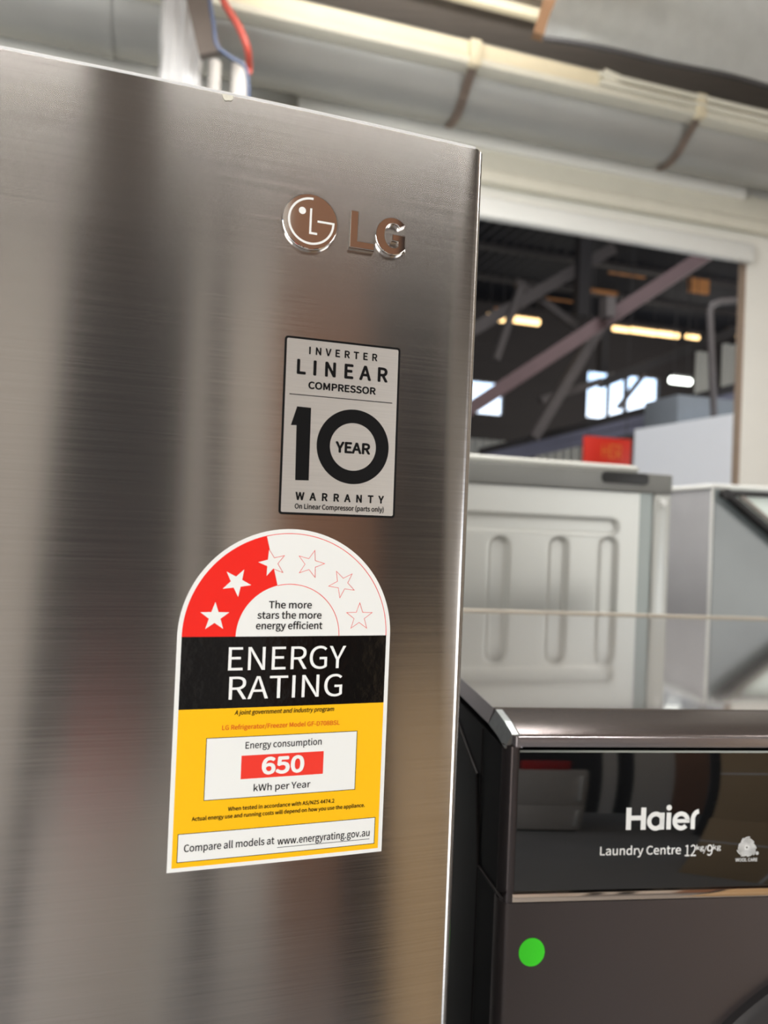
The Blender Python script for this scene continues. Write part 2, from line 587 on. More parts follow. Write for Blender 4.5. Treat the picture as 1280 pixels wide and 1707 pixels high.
def rail(name, mat, y_face, pl, pr, depth, r=0.012, x_end=None, x_start=None, kind='structure'):
    """a horizontal member along the wall; pl / pr = (x, top, bottom) as seen at two places"""
    zt = (on(SHOP, y_face, pl[0], pl[1]).z + on(SHOP, y_face, pr[0], pr[1]).z) / 2
    zb = (on(SHOP, y_face, pl[0], pl[2]).z + on(SHOP, y_face, pr[0], pr[2]).z) / 2
    bb = NB()
    box(bb, SHOP, x_start, x_end, y_face, y_face + depth, zb, zt, bev=r, seg=3)
    return build(name, bb, mat, kind=kind)


bx_r = on(SHOP, 2.84, 1245, 300).x
rail('trim_1', 'board_white', 2.84, (840, 213, 266), (1245, 284, 318), 0.055, 0.004, bx_r, on(SHOP, 2.84, 495, 200).x)
rail('trim_2', 'board_white', 2.84, (840, 213, 266), (1245, 284, 318), 0.055, 0.004, on(SHOP, 2.84, 268, 150).x, X_L + 0.02)
rail('trim_3', 'rail_cream', 2.865, (840, 258, 300), (1270, 318, 362), 0.03, 0.006, X_R - 0.02, X_L + 0.02)
rail('trim_4', 'rail_cream', 2.845, (840, 296, 319), (1270, 356, 376), 0.05, 0.012, X_R - 0.02, X_L + 0.02)
rail('trim_5', 'rail_white', 2.85, (840, 337, 372), (1240, 396, 428), 0.05, 0.014, op_r, X_L + 0.02)
jb = NB()
box(jb, SHOP, op_r - 0.012, op_r, WALL_Y + 0.012, WALL_Y + 0.05, 0.85, op_t)
build('trim_6', jb, 'jamb_brown', kind='structure', smooth=0)

# cream timber beam with a batten and a conduit run along it
BY = 2.50
def zz(y, *pp):
    return sum(on(SHOP, y, *q).z for q in pp) / len(pp)
zt = zz(BY, (420, 8), (1280, 163)); zb = zz(BY, (420, 46), (1280, 196))
b = NB(); box(b, SHOP, X_L + 0.02, X_R - 0.02, BY, BY + 0.09, zb + 0.02, zt, bev=0.006)
build('trim_7', b, 'cream', kind='structure')
b = NB(); box(b, SHOP, X_L + 0.02, X_R - 0.02, BY - 0.012, BY + 0.06, zb - 0.012, zb + 0.018, bev=0.008)
build('trim_8', b, 'rail_cream', kind='structure')
# ceiling battens running along behind the beam
for i, (px_, py_) in enumerate(((840, 13), (840, -30), (840, -75), (840, -125))):
    z0 = CEIL_Z - 0.035
    d = ray(px_, py_)
    y0 = (d * ((z0 - CAM_Z) / d.z)).dot(SHOP.n)
    b = NB(); box(b, SHOP, X_L + 0.02, X_R - 0.02, y0, y0 + 0.035, z0, CEIL_Z - 0.001, bev=0.003)
    build('trim_%d' % (9 + i), b, 'cream', kind='structure')

# ---------------- warehouse beyond the opening
FAR = 15.0
def wp(x, y, n):
    p = on(SHOP, n, x, y)
    return SHOP(p.x, p.y, p.z)
w1a, w1b = on(SHOP, FAR, 700, 625), on(SHOP, FAR, 838, 692)
w2a, w2b = on(SHOP, FAR, 978, 617), on(SHOP, FAR, 1097, 706)
ROOF_Z = 6.3
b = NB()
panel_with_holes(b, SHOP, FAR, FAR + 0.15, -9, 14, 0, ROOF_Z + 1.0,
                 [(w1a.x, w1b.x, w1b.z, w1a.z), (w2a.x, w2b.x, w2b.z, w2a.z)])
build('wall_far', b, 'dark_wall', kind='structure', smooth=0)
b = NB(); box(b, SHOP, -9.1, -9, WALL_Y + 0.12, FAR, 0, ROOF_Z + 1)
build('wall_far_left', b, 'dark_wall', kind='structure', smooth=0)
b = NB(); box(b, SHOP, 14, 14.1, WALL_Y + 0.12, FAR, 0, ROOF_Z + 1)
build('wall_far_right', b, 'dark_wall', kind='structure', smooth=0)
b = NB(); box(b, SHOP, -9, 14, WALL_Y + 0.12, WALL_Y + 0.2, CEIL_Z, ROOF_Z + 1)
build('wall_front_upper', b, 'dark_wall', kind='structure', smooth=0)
# corrugated roof sheets
b = NB()
N_ = 460
for row in (0,):
    va, vb = [], []
    for i in range(N_ + 1):
        x = -9 + 23 * i / N_
        z = ROOF_Z + 0.035 * sin(i * 2 * PI / 4.0)
        va.append(b.verts.new(SHOP(x, WALL_Y + 0.1, z)))
        vb.append(b.verts.new(SHOP(x, FAR + 0.1, z + 0.4)))
    for i in range(N_):
        b.faces.new((va[i], va[i + 1], vb[i + 1], vb[i]))
build('ceiling_corrugated', b, 'roof', kind='structure')
# window bars
def win_bars(name, a, c, fr_):
    bb = NB()
    for t in fr_:
        x = a.x + (c.x - a.x) * t
        box(bb, SHOP, x - 0.035, x + 0.035, FAR - 0.02, FAR + 0.06, c.z, a.z)
    zm = (a.z + c.z) / 2
    box(bb, SHOP, a.x, a.x + 0.03, FAR - 0.02, FAR + 0.06, c.z, a.z)
    box(bb, SHOP, c.x - 0.03, c.x, FAR - 0.02, FAR + 0.06, c.z, a.z)
    build(name, bb, 'window_bar', kind='structure', smooth=0)
win_bars('window_1', w1a, w1b, [0.5])
win_bars('window_2', w2a, w2b, [0.30, 0.53])

# ================================================================== BIG THINGS
# ---------------- refrigerator
DS = 0.36
PSI, KAP = 0.332779, 0.104899 / DS
FC = Vector((0.119881 * DS, DS, CAM_Z + 0.526677 * DS))       # top corner of the door, hinge side
FT = Vector((-cos(PSI), -sin(PSI), 0))                          # along the door, away from the hinge
FN = Vector((sin(PSI), -cos(PSI), 0))                           # out of the door


def door_pt(u, v, off=0.0):
    """u from the hinge edge, v down from the top, off outwards; the door is slightly bowed"""
    n = (FN + FT * (KAP * u)).normalized()
    return FC + FT * u - FN * (0.5 * KAP * u * u) + Vector((0, 0, -v)) + n * off


FR_TOP = FC.z
DOOR_W, DOOR_T = 0.452, 0.062


def door_profile(w, t, r, lift=0.0, n=40):
    """outline (u, off) of a door seen from above"""
    pts = []
    for i in range(9):                                          # rounded hinge edge
        a = R(-90 + 90 * i / 8)
        pts.append((r + r * sin(a) * 1.0 if False else r - r * cos(R(90 * i / 8)), -r + r * sin(R(90 * i / 8))))
    for i in range(1, n):
        pts.append((r + (w - 2 * r) * i / n, 0.0))
    for i in range(9):
        a = R(90 * i / 8)
        pts.append((w - r + r * sin(a), -r + r * cos(a)))
    pts.append((w, -t))
    pts.append((0.0, -t))
    return pts


def door_mesh(u_shift, w, t, r, v0, v1, bev=0.0012):
    bm = bmesh.new()
    prof = door_profile(w, t, r)
    k = len(prof)
    c = (w / 2, -t / 2)
    rows = []
    for v, ins in ((v0, bev), (v0 + bev * 0.3, bev * 0.3), (v0 + bev, 0), (v1 - bev, 0), (v1, bev)):
        ring = []
        for (u, o) in prof:
            uu = u + (ins if u < c[0] else -ins) * (1 if (u < r or u > w - r) else 0)
            oo = o - ins if o > -t / 2 else o + ins
            ring.append(bm.verts.new(door_pt(u_shift + uu, v, oo)))
        rows.append(ring)
    for i in range(len(rows) - 1):
        A, B = rows[i], rows[i + 1]
        for j in range(k):
            bm.faces.new((A[j], A[(j + 1) % k], B[(j + 1) % k], B[j]))
    bm.faces.new(rows[0])
    bm.faces.new(rows[-1][::-1])
    return bm


fr_base = door_pt(0.45, FR_TOP, -0.4)
fridge = thing('refrigerator', fr_base, 'tall brushed steel french door refrigerator with energy rating label on its door',
               'refrigerator', yaw=PSI)
FFR = Fr((FC.x, FC.y, 0), PSI)                                    # x along +e is away to the hinge side, so the body lies at x<0
b = NB(); box(b, FFR, -0.905, -0.004, 0.075, 0.70, 0.03, FR_TOP - 0.012, bev=0.004)
build('cabinet', b, 'fridge_body', fridge)
door_r = build('door', door_mesh(0.0, DOOR_W, DOOR_T, 0.0055, 0.0, 0.93), 'steel', fridge, smooth=30)
build('door', door_mesh(0.456, DOOR_W, DOOR_T, 0.0055, 0.0, 0.93), 'steel', fridge, smooth=30)
for vv0, vv1 in ((0.938, 1.30), (1.308, FR_TOP - 0.06)):
    dr = build('drawer', door_mesh(0.0, 0.908, DOOR_T, 0.0055, vv0, vv1), 'steel', fridge, smooth=30)
    b = NB()
    tube(b, [door_pt(0.1 + 0.7 * i / 20, vv0 + 0.06, 0.04) for i in range(21)], 0.009)
    for u in (0.14, 0.76):
        tube(b, [door_pt(u, vv0 + 0.06, -0.002), door_pt(u, vv0 + 0.06, 0.04)], 0.007)
    build('handle', b, 'steel_edge', dr)
b = NB(); box(b, FFR, -0.88, -0.03, 0.10, 0.66, 0.0, 0.04)
build('plinth', b, 'gasket', fridge)
# pale strip: the glint along the door's top edge put into colour
b = NB()
tube(b, [door_pt(0.0058 + 0.44 * i / 40, 0.0002, -0.0008) for i in range(41)], 0.0009, seg=8)
build('edge_glint', b, 'steel_edge', door_r)
# chip in the finish by the top edge
b = NB()
chip = [(-4.4, 0.9), (4.2, 0.9), (3.6, -1.0), (1.9, -1.6), (0.6, -1.5), (-1.2, -2.0), (-2.6, -1.7), (-3.7, -0.6)]
flat_poly(b, [(x * 0.0006, y * 0.001) for x, y in chip])
for v in b.verts:
    v.co = door_pt(0.12685 - v.co.x, 0.0019 - v.co.y, 0.0002)
build('paint_chip', b, 'chip', door_r, smooth=0)


class OnDoor:
    """flat artwork in millimetres (x right, y up) laid on the bowed door round the point (u, v)"""
    def __init__(s, u, v, rot=0.0):
        s.u, s.v, s.r = u, v, rot

    def put(s, x, y, off):
        X = x * cos(s.r) + y * sin(s.r)
        Yd = x * sin(s.r) - y * cos(s.r)
        return door_pt(s.u - X * 0.001, s.v + Yd * 0.001, off * 0.001)

    def lay(s, name, bm, mat, parent, off, thick=0.0):
        """printed layer (thick=0) or a sheet with thickness, off and thick in millimetres"""
        slice_x(bm, 6.0)
        bmesh.ops.triangulate(bm, faces=[f for f in bm.faces if len(f.verts) > 4])
        if thick:
            r = bmesh.ops.extrude_face_region(bm, geom=bm.faces[:])
            for v in r['geom']:
                if isinstance(v, bmesh.types.BMVert):
                    v.co.z += thick
        for v in bm.verts:
            v.co = s.put(v.co.x, v.co.y, off + v.co.z)
        me = bpy.data.meshes.new(name)
        bm.transform(wmat(parent).inverted())
        bm.to_mesh(me)
        bm.free()
        me.materials.append(MT[mat])
        o = bpy.data.objects.new(name, me)
        o.parent = parent
        COL.objects.link(o)
        return o

    def solid(s, name, loops, mat, parent, off, h, bev):
        """raised chrome shapes: list of 2-D outlines (millimetres)"""
        bm = bmesh.new()
        for lp in loops:
            t = bmesh.new()
            add_poly_prism(t, [Vector((x, y, 0)) for x, y in lp], [Vector((x, y, h)) for x, y in lp])
            bmesh.ops.recalc_face_normals(t, faces=t.faces)
            top = [e for e in t.edges if all(v.co.z > h * 0.9 for v in e.verts)]
            bmesh.ops.bevel(t, geom=top, offset=bev, segments=3, affect='EDGES', profile=0.5)
            merge(bm, t)
        for v in bm.verts:
            v.co = s.put(v.co.x, v.co.y, off + v.co.z)
        return build(name, bm, mat, parent, smooth=12)


# badge: round emblem and two letters
BG = OnDoor(0.24283 * DS, 0.144155 * DS)
circ = arc(0, 0, 13.0, 0, 360, 96)[:-1]
emb = BG.solid('emblem', [circ], 'chrome', door_r, 0.0, 1.4, 0.55)
b = NB()
g_out = arc(0.35, 0.25, 10.85, 3, -273, 90)
g_in = arc(0.35, 0.25, 9.85, 3, -273, 90)
flat_ring(b, g_out, g_in, closed=False)
flat_poly(b, [(3.2, 1.05), (11.25, 1.05), (11.25, 0.1), (3.2, 0.1)])
flat_poly(b, [(-0.45, 6.1), (0.5, 6.1), (0.5, -4.75), (-0.45, -5.75)])
flat_poly(b, [(-0.45, -5.75), (0.5, -4.75), (3.3, -4.75), (3.3, -5.75)])
flat_poly(b, arc(-4.0, 4.45, 1.65, 0, 360, 32)[:-1])
BG.lay('emblem_face', b, 'white_ink', emb, 1.42)
L_ = [(18.75, 8.8), (22.75, 8.8), (22.75, -5.2), (30.95, -5.2), (30.95, -8.7), (18.75, -8.7)]
go = arc(39.75, -0.2, 8.5, 42, 318, 60, 8.95)
gi = arc(40.2, 0.1, 4.3, 300, 46, 50, 5.7)
G_ = go + [(46.35, -7.6), (46.35, 0.9), (39.5, 0.9), (39.5, -2.45), (42.6, -2.45), (42.6, -4.7)] + gi
BG.solid('brand_letter', [L_], 'chrome', door_r, 0.0, 1.5, 0.35)
BG.solid('brand_letter', [G_], 'chrome', door_r, 0.0, 1.5, 0.35)

# ---------------- warranty sticker
WS = OnDoor(0.189844 * DS, 0.404449 * DS, -0.008751)
wst = thing('warranty_sticker', WS.put(0, -40.7, 0), 'silver ten year warranty sticker with black border on the steel door', 'sticker', yaw=PSI)
b = NB(); flat_poly(b, rrect(-27.87, 27.87, -40.77, 40.77, 1.6))
WS.lay('border', b, 'sticker_black', wst, 0.02, 0.15)
b = NB(); flat_poly(b, rrect(-26.85, 26.85, -39.75, 39.75, 0.8))
WS.lay('face', b, 'foil', wst, 0.2)
b = NB()
add_text(b, 'INVERTER', -16.5, 16.4, 33.15, 3.55, F_HUM, 0.17, fit='space')
add_text(b, 'LINEAR', -21.9, 21.9, 23.57, 7.0, F_HUM, 0.33, fit='space')
add_text(b, 'COMPRESSOR', -16.3, 16.15, 17.25, 3.45, F_HUM, 0.19)
flat_poly(b, [(-24.9, 14.4), (24.6, 14.25), (24.6, 13.85), (-24.9, 14.0)])
flat_poly(b, [(-21.1, 8.75), (-14.6, 8.6), (-14.5, -24.9), (-20.8, -25.05), (-21.1, 0.1), (-23.7, 0.0)])
flat_ring(b, arc(6.1, -8.05, 17.5, 0, 360, 96)[:-1], arc(6.05, -8.1, 11.15, 0, 360, 96)[:-1])
add_text(b, 'YEAR', -2.5, 14.5, -11.25, 5.3, F_HUM, 0.30)
add_text(b, 'WARRANTY', -20.4, 22.1, -34.1, 3.75, F_HUM, 0.21, fit='space')
add_text(b, 'On Linear Compressor (parts only)', -20.55, 22.2, -38.05, 2.35, F_HUM, 0.09)
WS.lay('lettering', b, 'text_black', wst, 0.24)

# ---------------- energy label
EL = OnDoor(0.246467 * DS, 0.672253 * DS, -0.003333)
ER, EH, IR = 48.78, 102.1, 46.87
els = thing('energy_label', EL.put(0, -EH, 0), 'arched energy rating sticker in red, black and yellow on the steel door', 'sticker', yaw=PSI)
b = NB()
flat_poly(b, arc(0, 0, ER, 0, 180, 72) + [(-ER, -EH), (ER, -EH)])
EL.lay('sheet', b, 'paper', els, 0.02, 0.16)
b = NB()
flat_ring(b, arc(0, 0, IR, 180, 104.5, 48), arc(0, 0, 23.7, 180, 104.5, 48), closed=False)
flat_ring(b, arc(0, 0, IR, 104.5, 0, 60), arc(0, 0, IR - 0.3, 104.5, 0, 60), closed=False)
flat_ring(b, arc(0, 0, 23.8, 104.5, 0, 48), arc(0, 0, 23.5, 104.5, 0, 48), closed=False)
EL.lay('red_arc', b, 'red_ink', els, 0.21)


def star(cx, cy, r, ang, q=0.40):
    return [(cx + (r if i % 2 == 0 else r * q) * cos(R(ang + 36 * i)), cy + (r if i % 2 == 0 else r * q) * sin(R(ang + 36 * i))) for i in range(10)]


SR = 34.3
for i in range(6):
    a = 165 - 30 * i
    cx, cy = SR * cos(R(a)), SR * sin(R(a)) - 0.1
    sa = (162, 134, 105, 75, 46, 18)[i]
    b = NB()
    s_ = star(cx, cy, 6.6, sa)
    ctr = b.verts.new((cx, cy, 0))
    vs = [b.verts.new((x, y, 0)) for x, y in s_]
    for k in range(10):
        b.faces.new((ctr, vs[k], vs[(k + 1) % 10]))
    so = EL.lay('star', b, 'paper', els, 0.24)
    if i >= 2:
        b = NB()
        flat_ring(b, star(cx, cy, 6.85, sa), star(cx, cy, 6.25, sa))
        EL.lay('star_outline', b, 'red_ink', so, 0.27)
b = NB(); flat_poly(b, [(-IR, 0), (IR, 0), (IR, -31.75), (-IR, -31.75)])
EL.lay('black_band', b, 'black_ink', els, 0.21)
b = NB(); flat_poly(b, [(-IR, -31.75), (IR, -31.75), (IR, -100.35), (-IR, -100.35)])
EL.lay('yellow_panel', b, 'yellow_ink', els, 0.21)
b = NB()
add_text(b, 'ENERGY', -26.4, 27.4, -15.0, 10.3, F_HUM, 0.0)
add_text(b, 'RATING', -25.6, 26.2, -27.9, 10.1, F_HUM, 0.0)
EL.lay('title_lettering', b, 'white_ink', els, 0.25)
b = NB()
flat_poly(b, [(-34.5, -44.5), (34.5, -44.5), (34.5, -71.95), (-34.5, -71.95)])
flat_poly(b, [(-44.8, -85.65), (45.05, -85.65), (45.05, -98.1), (-44.8, -98.1)])
EL.lay('white_boxes', b, 'paper', els, 0.24)
b = NB(); flat_poly(b, [(-18.8, -53.07), (18.7, -53.07), (18.7, -63.5), (-18.8, -63.5)])
rb = EL.lay('red_value_box', b, 'red_box', els, 0.27)
b = NB(); add_text(b, '650', -9.6, 9.8, -62.2, 7.9, F_HUM, 0.42, capch='5')
EL.lay('numerals', b, 'white_ink', rb, 0.30)
b = NB()
frame_line(b, -34.5, 34.5, -71.95, -44.5, 0.28)
frame_line(b, -44.8, 45.05, -98.1, -85.65, 0.28)
add_text(b, 'The more', -9.5, 10.25, 12.65, 3.3, F_HUM, 0.07)
add_text(b, 'stars the more', -14.45, 15.0, 7.95, 3.3, F_HUM, 0.07)
add_text(b, 'energy efficient', -14.9, 15.6, 3.2, 3.3, F_HUM, 0.07)
add_text(b, 'A joint government and industry program', -22.7, 22.8, -34.78, 2.0, F_HUM, 0.045, shear=0.2)
add_text(b, 'Energy consumption', -17.25, 17.5, -50.05, 3.0, F_HUM, 0.04)
add_text(b, 'kWh per Year', -12.85, 13.05, -69.25, 3.0, F_HUM, 0.04)
add_text(b, 'When tested in accordance with AS/NZS 4474.2', -23.75, 24.7, -77.2, 1.75, F_HUM, 0.045)
add_text(b, 'Actual energy use and running costs will depend on how you use the appliance.', -39.2, 39.55, -80.4, 1.75, F_HUM, 0.045)
add_text(b, 'Compare all models at', -41.95, -2.5, -93.65, 3.2, F_HUM, 0.05)
add_text(b, 'www.energyrating.gov.au', -1.1, 42.45, -94.2, 3.2, F_HUM, 0.05)
flat_poly(b, [(-1.1, -95.3), (42.5, -95.5), (42.5, -95.75), (-1.1, -95.55)])
EL.lay('lettering', b, 'text_black', els, 0.27)
b = NB(); add_text(b, 'LG Refrigerator/Freezer Model GF-D708BSL', -27.85, 25.75, -41.3, 2.1, F_HUM, 0.05)
EL.lay('product_lettering', b, 'orange_ink', els, 0.25)

# ---------------- laundry centre
HY = R(7.5)
h0 = ray(865, 1226); h0 = h0 * (0.5 / h0.y)
HTOP = CAM_Z + h0.z
HF = Fr((h0.x, h0.y, 0), HY)
HW, HD = 0.66, 0.66


def hp(x, y):
    p = on(HF, 0.0, x, y)
    return (p.x, p.z)


laundry = thing('laundry_centre', HF(0.3, 0.33, 0), 'dark titanium washer dryer tower with glossy top and black glass control panel', 'washer', yaw=HY)
LIP = on(HF, 0.0, 970, 1180)
# where the front lip meets the flat top: same photograph line, on the plane of the top
d_ = ray(970, 1182); t_ = (HTOP + 0.007 - CAM_Z) / d_.z
LIPD = HF.loc(CAMP + d_ * t_).y
XL = -0.0085                                                      # left face of the tower
# body core (black sides)
b = NB(); box(b, HF, XL + 0.0012, HW - 0.001, 0.006, HD - 0.012, 0.02, HTOP - 0.012, bev=0.004)
build('side_panel', b, 'haier_side', laundry)
# glossy top behind the front lip
b = NB()
profile(b, HF, [(LIPD + 0.0015, HTOP - 0.006), (LIPD + 0.0015, HTOP + 0.0055), (LIPD + 0.003, HTOP + 0.007), (HD - 0.004, HTOP + 0.007), (HD, HTOP + 0.003), (HD, HTOP - 0.006)], XL + 0.004, HW)
build('top_panel', b, 'haier_top', laundry, smooth=25)
# rear lip
b = NB(); box(b, HF, XL + 0.004, HW, HD + 0.001, HD + 0.02, HTOP - 0.05, HTOP + 0.0095, bev=0.002)
build('rear_rail', b, 'rear_beige', laundry)
# front lip: slopes gently down to the front, then the vertical trim
b = NB()
profile(b, HF, [(0.0, HTOP - 0.0075), (0.0, HTOP - 0.0022), (0.0010, HTOP - 0.0006), (0.0026, HTOP + 0.0002), (LIPD * 0.5, HTOP + 0.0042), (LIPD, HTOP + 0.0066), (LIPD, HTOP - 0.0075)], 0.0015, HW)
build('front_lip', b, 'haier_strip', laundry, smooth=40)
b = NB()
box(b, HF, 0.0, HW, -0.0006, 0.004, HTOP - 0.0078, HTOP - 0.0008, bev=0.0006)
build('bezel_trim', b, 'haier_bezel', laundry)
# rounded corner where the trims meet, side cap of the lip
b = NB()
tube(b, [HF(0.0008, 0.0042, HTOP - 0.0082), HF(0.0008, 0.0042, HTOP - 0.001)], 0.0046, 20)
build('corner_cap', b, 'haier_bezel', laundry)
b = NB()
cap = [(0.004, HTOP - 0.010), (0.004, HTOP - 0.0006), (LIPD * 0.5, HTOP + 0.0036), (LIPD, HTOP + 0.0062), (LIPD, HTOP - 0.0045), (LIPD * 0.5, HTOP - 0.0065)]
add_poly_prism(b, [HF(XL + 0.0 if z < HTOP - 0.003 else XL + 0.005, y, z) for y, z in cap], [HF(0.002, y, z) for y, z in cap])
build('side_cap', b, 'haier_cap', laundry, smooth=0)
b = NB()
cap = [(LIPD + 0.001, HTOP - 0.0045), (LIPD + 0.001, HTOP + 0.0066), (HD - 0.01, HTOP + 0.0066), (HD - 0.01, HTOP - 0.0045)]
add_poly_prism(b, [HF(XL + 0.0 if z < HTOP else XL + 0.004, y, z) for y, z in cap], [HF(XL + 0.006, y, z) for y, z in cap])
build('side_cap', b, 'haier_bezel', laundry, smooth=0)
# left rounded stile beside the glass
zb_ = hp(855, 1489)[1]
b = NB()
st = [(XL, 0.010), (XL + 0.0008, 0.005), (XL + 0.003, 0.0016), (XL + 0.006, 0.0), (0.0005, 0.0), (0.0005, 0.010)]
add_poly_prism(b, [HF(x, y, zb_ - 0.0065) for x, y in st], [HF(x, y, HTOP - 0.008) for x, y in st])
build('stile', b, 'stile', laundry, smooth=40)
# control panel glass, with a pale strip as its painted edge highlight
zt_ = hp(865, 1253)[1]
b = NB(); box(b, HF, 0.0008, HW - 0.001, 0.0006, 0.0085, zb_, zt_ + 0.0004, bev=0.0004)
glass = build('control_panel', b, 'black_glass', laundry)
b = NB(); box(b, HF, 0.0012, HW - 0.001, -0.0002, 0.0006, zt_ - 0.0004, zt_ + 0.0009)
build('glass_edge_glint', b, 'glass_edge_glint', glass, smooth=0)


def haier_text(items, name, parent, off, mat='white_ink'):
    bm = NB()
    for it in items:
        it(bm)
    for v in bm.verts:
        v.co = HF(v.co.x, off - v.co.z, v.co.y)
    return build(name, bm, mat, parent, smooth=0)


def q2(X, Y):
    """detail measured on an enlarged part of the panel"""
    return hp(980 + X * 0.234375, 1300 + Y * 0.234375)


def stroke(bm, pts, w, closed=False):
    n = len(pts)
    L, Rr = [], []
    for i in range(n):
        if closed:
            a, c = Vector(pts[i - 1]), Vector(pts[(i + 1) % n])
        else:
            a, c = Vector(pts[max(i - 1, 0)]), Vector(pts[min(i + 1, n - 1)])
        d = (c - a).normalized()
        nrm = Vector((-d.y, d.x)) * w / 2
        p = Vector(pts[i])
        L.append((p + nrm)[:2]); Rr.append((p - nrm)[:2])
    flat_ring(bm, L, Rr, closed)


def brand(bm):
    # capitals and lower-case letters of geometric build, 0..1 = from baseline to cap height
    x0, zb = q2(270, 358)
    x1, _ = q2(786, 344)
    hcap = q2(340, 200)[1] - q2(340, 358)[1]
    k = (x1 - x0) / 516.0
    s = 30 * k
    def X(v): return x0 + (v - 270) * k
    def rect(a, c, lo, hi): flat_poly(bm, [(X(a), zb + lo * hcap), (X(c), zb + lo * hcap), (X(c), zb + hi * hcap), (X(a), zb + hi * hcap)])
    rect(270, 306, 0, 1); rect(374, 410, 0, 1); rect(306, 374, 0.43, 0.64)
    # a
    cx, r = 480, 47
    def oc(cx, a0, a1, r=r, n=40):
        cz = zb + 0.38 * hcap
        stroke(bm, [(X(cx) + r * k * cos(R(a0 + (a1 - a0) * i / n)), cz + r * k * 1.02 * sin(R(a0 + (a1 - a0) * i / n))) for i in range(n + 1)], s)
    oc(480, 0, 360)
    rect(508, 541, 0, 0.76)
    # i
    rect(556, 588, 0, 0.76)
    flat_poly(bm, arc(X(572), zb + 0.985 * hcap, 19 * k, 0, 360, 28)[:-1])
    # e
    oc(661, 0, 318)
    rect(622, 722, 0.295, 0.46)
    # r
    rect(730, 761, 0, 0.5)
    cz = zb + 0.47 * hcap
    stroke(bm, [(X(792) - 46 * k * cos(R(a)), cz + 50 * k * sin(R(a))) for a in range(0, 86, 6)], s)


def lines(bm):
    a = q2(86, 540); c = q2(662, 528)
    add_text(bm, 'Laundry Centre', a[0], c[0], (a[1] + c[1]) / 2, q2(86, 478)[1] - a[1], F_HUM, 0.00010, capch='L')
    a = q2(690, 545); c = q2(768, 543)
    add_text(bm, '12', a[0], c[0], (a[1] + c[1]) / 2, q2(690, 465)[1] - a[1], F_HUM, 0.00004, capch='1')
    a = q2(772, 500); c = q2(826, 499)
    add_text(bm, 'kg', a[0], c[0], (a[1] + c[1]) / 2, q2(772, 464)[1] - a[1], F_HUM, 0.00006, capch='k')
    a = q2(822, 526); c = q2(846, 472)
    stroke(bm, [a, c], 0.00045)
    a = q2(847, 541); c = q2(886, 540)
    add_text(bm, '9', a[0], c[0], (a[1] + c[1]) / 2, q2(847, 462)[1] - a[1], F_HUM, 0.00004, capch='9')
    a = q2(890, 497); c = q2(946, 496)
    add_text(bm, 'kg', a[0], c[0], (a[1] + c[1]) / 2, q2(890, 461)[1] - a[1], F_HUM, 0.00006, capch='k')
    a = q2(1051, 583); c = q2(1206, 579)
    add_text(bm, 'WOOL CARE', a[0], c[0], (a[1] + c[1]) / 2, q2(1051, 560)[1] - a[1], F_HUM, 0.00003)


def wool(bm):
    # ball of interlaced bands
    cx, cz = q2(1132, 478)
    rr = (q2(1198, 478)[0] - q2(1066, 478)[0]) / 2
    w = rr * 0.078
    cz -= rr * 0.06
    for k in range(9):
        pts = []
        for q in range(41):
            t = q / 40.0
            th = 40 * k + 18 - 225 * t
            lim = 1.0 + 0.10 * cos(3 * R(th - 90))
            rad = rr * (0.10 + 0.88 * t) * (1 + (lim - 1) * t)
            pts.append((cx + rad * cos(R(th)), cz + rad * sin(R(th))))
        stroke(bm, pts, w)
    c = q2(1205, 523)
    flat_ring(bm, arc(c[0], c[1], rr * 0.15, 0, 360, 20)[:-1], arc(c[0], c[1], rr * 0.09, 0, 360, 20)[:-1])
    flat_poly(bm, arc(c[0], c[1], rr * 0.06, 0, 360, 12)[:-1])


haier_text([brand], 'brand_lettering', glass, 0.00035)
haier_text([lines], 'lettering', glass, 0.00035)
haier_text([wool], 'wool_mark', glass, 0.00035)
# mirror strip, lower front, porthole doors
zs0, zs1 = hp(853, 1504)[1], hp(855, 1488)[1] - 0.0006
b = NB(); box(b, HF, -0.0005, HW - 0.001, -0.0008, 0.006, zs0, zs1, bev=0.0005)
build('mirror_strip', b, 'bronze', laundry)


def front_sheet(z_top, z_bot):
    bm = NB()
    pr = [(XL, 0.014), (XL + 0.0004, 0.008), (XL + 0.002, 0.0035), (XL + 0.0045, 0.001), (XL + 0.0075, 0.0), (HW - 0.008, 0.0), (HW - 0.002, 0.003), (HW, 0.014)]
    add_poly_prism(bm, [HF(x, y, z_bot) for x, y in pr], [HF(x, y, z_top) for x, y in pr])
    return bm


build('front_panel', front_sheet(zs0 - 0.0008, 0.80), 'haier_front', laundry, smooth=40)
build('front_panel', front_sheet(0.795, 0.03), 'haier_front', laundry, smooth=40)
b = NB(); box(b, HF, 0.02, HW - 0.02, 0.03, HD - 0.04, 0.0, 0.03)
build('plinth', b, 'gasket', laundry)


